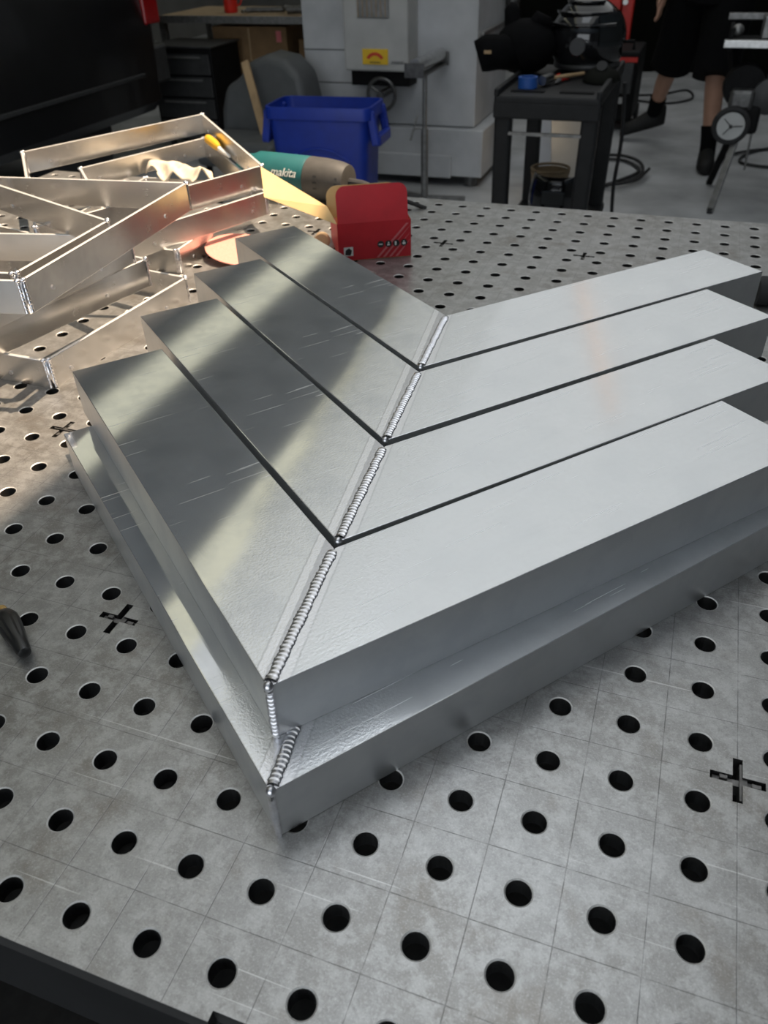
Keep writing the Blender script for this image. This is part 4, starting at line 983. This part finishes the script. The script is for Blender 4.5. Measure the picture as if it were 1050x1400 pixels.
dial = MB().lathe((-0.185, -0.06, 0.43), (-0.185, -0.10, 0.425), [(0, 0.05), (0, 0.090), (0.02, 0.096), (0.036, 0.094), (0.04, 0.082), (0.036, 0.07)], 36).build('dial_bezel', M['rubber'], root, smooth_=True)
MB().lathe((-0.185, -0.095, 0.4265), (-0.185, -0.105, 0.425), [(0, 0.02), (0, 0.069), (0.004, 0.069), (0.004, 0.02)], 36).build('dial_face', M['dial_face'], dial, smooth_=True)
MB().beam((-0.185, -0.103, 0.425), (-0.125, -0.103, 0.430), 0.003, 0.004).beam((-0.185, -0.103, 0.425), (-0.222, -0.103, 0.462), 0.003, 0.004).beam((-0.185, -0.103, 0.425), (-0.215, -0.103, 0.385), 0.003, 0.004).build('pointer', M['black_print'], dial)
MB().cyl((-0.185, -0.098, 0.425), (-0.185, -0.108, 0.425), 0.009, 14).build('dial_hub', M['black_print'], dial, smooth_=True)
sb('dial_bracket', 'black_paint', (-0.13, -0.01, 0.45), (0.16, 0.09, 0.14), 0.02)
MB().beam((-0.13, -0.01, 0.44), (-0.20, -0.18, 0.01), 0.035, 0.022).build('leg', M['dull_steel'], root, bevel=0.003)
MB().beam((-0.15, 0.03, 0.44), (-0.22, 0.40, 0.01), 0.035, 0.022).build('leg', M['black_paint'], root, bevel=0.003)
MB().beam((0.30, -0.01, 0.78), (0.36, -0.18, 0.01), 0.035, 0.022).build('leg', M['dull_steel'], root, bevel=0.003)
MB().beam((0.30, 0.03, 0.78), (0.36, 0.40, 0.01), 0.035, 0.022).build('leg', M['black_paint'], root, bevel=0.003)
MB().beam((-0.255, 0.10, 0.78), (-0.17, 0.02, 0.47), 0.05, 0.03).build('strut', M['black_paint'], root, bevel=0.003)
MB().cyl((-0.20, -0.18, 0.0), (-0.20, -0.18, 0.03), 0.016, 12).build('rubber_foot', M['rubber'], root)
MB().cyl((-0.075, -0.03, 0.47), (-0.065, -0.03, 0.20), 0.006, 8).build('drain_pipe', M['dull_steel'], root)

# ---------------------------------------------------------------- person
def person():
    root = empty('person', (0.02, 5.75, 0)); tag(root, 'person in black shorts and black socks standing behind the saw bench', 'person')
    O = Vector((0.02, 5.75, 0))
    J = {}
    def j(n, x, y, z): J[n] = Vector((x, y, z)) - O
    j('pelvis', 0.02, 5.78, 0.98); j('waist', 0.03, 5.75, 1.12); j('chest', 0.06, 5.68, 1.36); j('neck', 0.10, 5.60, 1.53); j('head0', 0.12, 5.56, 1.62); j('head1', 0.13, 5.55, 1.70); j('head2', 0.13, 5.56, 1.79)
    j('hipR', 0.12, 5.76, 0.94); j('kneeR', 0.115, 5.60, 0.53); j('calfR', 0.135, 5.60, 0.38); j('ankR', 0.160, 5.56, 0.10); j('toeR', 0.165, 5.42, 0.04)
    j('hipL', -0.09, 5.84, 0.93); j('kneeL', -0.165, 6.02, 0.53); j('calfL', -0.20, 6.12, 0.40); j('ankL', -0.245, 6.25, 0.17); j('toeL', -0.39, 6.22, 0.085)
    j('shR', 0.26, 5.66, 1.44); j('elR', 0.34, 5.55, 1.17); j('wrR', 0.34, 5.25, 1.06)
    j('shL', -0.13, 5.72, 1.44); j('elL', -0.25, 5.82, 1.17); j('wrL', -0.28, 5.80, 0.95)
    edges = [('pelvis', 'waist'), ('waist', 'chest'), ('chest', 'neck'), ('neck', 'head0'), ('head0', 'head1'), ('head1', 'head2'),
             ('pelvis', 'hipR'), ('hipR', 'kneeR'), ('kneeR', 'calfR'), ('calfR', 'ankR'), ('ankR', 'toeR'),
             ('pelvis', 'hipL'), ('hipL', 'kneeL'), ('kneeL', 'calfL'), ('calfL', 'ankL'), ('ankL', 'toeL'),
             ('chest', 'shR'), ('shR', 'elR'), ('elR', 'wrR'), ('chest', 'shL'), ('shL', 'elL'), ('elL', 'wrL')]
    rad = dict(pelvis=0.13, waist=0.125, chest=0.145, neck=0.055, head0=0.075, head1=0.095, head2=0.075, hipR=0.10, hipL=0.10, kneeR=0.060, kneeL=0.060, calfR=0.060, calfL=0.060, ankR=0.037, ankL=0.037, toeR=0.035, toeL=0.035,
               shR=0.07, shL=0.07, elR=0.045, elL=0.045, wrR=0.030, wrL=0.030)
    # hands: palm and five fingers each
    def hand(wr, d, side, pre):
        d = d.normalized(); side = side.normalized(); palm = J[wr] + d * 0.075; J[pre + 'p'] = palm; edges.append((wr, pre + 'p')); rad[pre + 'p'] = 0.030
        for k, (off, ln) in enumerate(((-0.030, 0.062), (-0.010, 0.075), (0.010, 0.070), (0.030, 0.055))):
            a = palm + d * 0.030 + side * off; b = a + d * ln * 0.5; c_ = b + (d * 0.7 + side.cross(d) * 0.5) * ln * 0.5
            J[pre + 'f%da' % k] = a; J[pre + 'f%db' % k] = b; J[pre + 'f%dc' % k] = c_
            edges.extend([(pre + 'p', pre + 'f%da' % k), (pre + 'f%da' % k, pre + 'f%db' % k), (pre + 'f%db' % k, pre + 'f%dc' % k)])
            rad[pre + 'f%da' % k] = 0.010; rad[pre + 'f%db' % k] = 0.009; rad[pre + 'f%dc' % k] = 0.008
        a = J[wr] + d * 0.035 - side * 0.035; b = a + (d - side * 0.5).normalized() * 0.045
        J[pre + 'ta'] = a; J[pre + 'tb'] = b; edges.extend([(wr, pre + 'ta'), (pre + 'ta', pre + 'tb')]); rad[pre + 'ta'] = 0.012; rad[pre + 'tb'] = 0.009
    hand('wrL', Vector((-0.02, -0.02, -1)), Vector((0.2, 1, 0)), 'L'); hand('wrR', Vector((0.05, -1, -0.15)), Vector((1, 0.05, 0)), 'R')
    names = list(J); idx = {n: i for i, n in enumerate(names)}
    me = bpy.data.meshes.new('body'); me.from_pydata([J[n] for n in names], [(idx[a], idx[b]) for a, b in edges], []); me.materials.append(M['skin'])
    bo = bpy.data.objects.new('body', me); COL.objects.link(bo); bo.parent = root
    sk = bo.modifiers.new('skin', 'SKIN'); sk.use_smooth_shade = True
    for n in names:
        sv = me.skin_vertices[0].data[idx[n]]; sv.radius = (rad[n], rad[n]); sv.use_root = (n == 'pelvis')
    su = bo.modifiers.new('sub', 'SUBSURF'); su.levels = 2; su.render_levels = 2
    # clothing
    def leg_cloth(h, k_, grow):
        a, b = J[h], J[k_]; end = a.lerp(b, 1.04)
        return [a + Vector((0, 0, 0.06)), a.lerp(b, 0.3), a.lerp(b, 0.7), end], [0.150, 0.145, 0.135, 0.135]
    mb = MB()
    for h, k_ in (('hipR', 'kneeR'), ('hipL', 'kneeL')):
        p_, r_ = leg_cloth(h, k_, 1); mb.tube(p_, r_, 20)
    mb.tube([J['pelvis'] + Vector((0, 0, -0.10)), J['pelvis'], J['waist']], [0.165, 0.185, 0.155], 24)
    mb.build('shorts', M['black_cloth'], root, smooth_=True, ang=80)
    mb = MB(); mb.tube([J['pelvis'] + Vector((0, 0, -0.06)), J['waist'], J['chest'], J['chest'] + Vector((0.02, -0.02, 0.12)), J['neck'] + Vector((0, 0, -0.02))], [0.195, 0.175, 0.19, 0.15, 0.07], 24)
    for s_, e_ in (('shR', 'elR'), ('shL', 'elL')): mb.tube([J['chest'].lerp(J[s_], 0.6), J[s_], J[s_].lerp(J[e_], 0.75)], [0.10, 0.09, 0.075], 18)
    mb.build('shirt', M['black_cloth'], root, smooth_=True, ang=80)
    for s_ in 'RL':
        a, b = J['calf' + s_], J['ank' + s_]
        MB().tube([a.lerp(b, 0.48), a.lerp(b, 0.75), b, b + Vector((0, 0, -0.05))], [0.056, 0.050, 0.049, 0.052], 18).build('sock', M['black_cloth'], root, smooth_=True)
        t = J['toe' + s_]; d = (t - b); d.z = 0; d.normalize(); sd = Vector((-d.y, d.x, 0))
        tilt = 0.0 if s_ == 'R' else 0.30
        mb = MB(); prof = [(-0.085, 0.035, 0.035, 0.085), (-0.07, 0.046, 0.035, 0.105), (0.0, 0.052, 0.035, 0.112), (0.06, 0.053, 0.033, 0.088), (0.12, 0.056, 0.031, 0.066), (0.175, 0.050, 0.030, 0.054), (0.21, 0.028, 0.028, 0.036)]
        n = 16
        for t_, w_, lo, hi in prof:
            for k in range(n):
                a_ = 2 * math.pi * k / n; z = (hi * max(0, math.sin(a_)) - lo * max(0, -math.sin(a_)) * 1.0)
                zz = z - (t_) * tilt
                mb.v.append(tuple(b + d * t_ + sd * (w_ * math.cos(a_)) + Vector((0, 0, zz - (b.z - lo - 0.002 if s_ == 'R' else 0.055)))))
        for i in range(len(prof) - 1):
            for k in range(n): mb.f.append((i * n + k, i * n + (k + 1) % n, (i + 1) * n + (k + 1) % n, (i + 1) * n + k))
        mb.f.append(tuple(range(n))[::-1]); mb.f.append(tuple((len(prof) - 1) * n + k for k in range(n)))
        sh = mb.build('shoe', M['shoe'], root, smooth_=True, ang=70)
    hd = J['head1']; fwd = Vector((0.25, -0.95, -0.15)).normalized(); rt = fwd.cross(Vector((0, 0, 1))).normalized()
    MB().ball(hd + Vector((0, 0, 0.035)) - fwd * 0.02, (0.098, 0.105, 0.095), 20, 14).build('hair', M['hair'], root, smooth_=True)
    for s_ in (-1, 1):
        MB().ball(hd + fwd * 0.088 + rt * 0.033 * s_ + Vector((0, 0, 0.005)), 0.011, 10, 8).build('eye', M['white_print'], root, smooth_=True)
        MB().ball(hd + rt * 0.095 * s_, (0.014, 0.025, 0.032), 10, 8).build('ear', M['skin'], root, smooth_=True)
    MB().tube([hd + fwd * 0.090 + Vector((0, 0, 0.01)), hd + fwd * 0.115 + Vector((0, 0, -0.028)), hd + fwd * 0.09 + Vector((0, 0, -0.036))], [0.008, 0.014, 0.008], 10).build('nose', M['skin'], root, smooth_=True)
    MB().ball(hd + fwd * 0.088 + Vector((0, 0, -0.062)), (0.024, 0.010, 0.007), 12, 8).build('mouth', M['salmon'], root, smooth_=True)
person()

# warm tube lamp hung under the roof, mirrored as a thin streak in the sections
root = empty('tube_lamp', (-0.62, 7.83, RZ - 0.30)); tag(root, 'warm hanging tube lamp under the roof', 'lamp')
dv = Vector((0.86, -3.4, 0)).normalized()
MB().cyl(-dv * 1.6, dv * 1.85, 0.020, 12).build('tube', M['tube_warm'], root, smooth_=True)
MB().beam(-dv * 1.65 + Vector((0, 0, 0.05)), dv * 1.9 + Vector((0, 0, 0.05)), 0.06, 0.03).build('batten', M['roof'], root)
for s_ in (-1, 1): MB().cyl(dv * 1.4 * s_ + Vector((0, 0, 0.06)), dv * 1.4 * s_ + Vector((0, 0, 0.30)), 0.004, 8).build('hanger', M['dull_steel'], root)
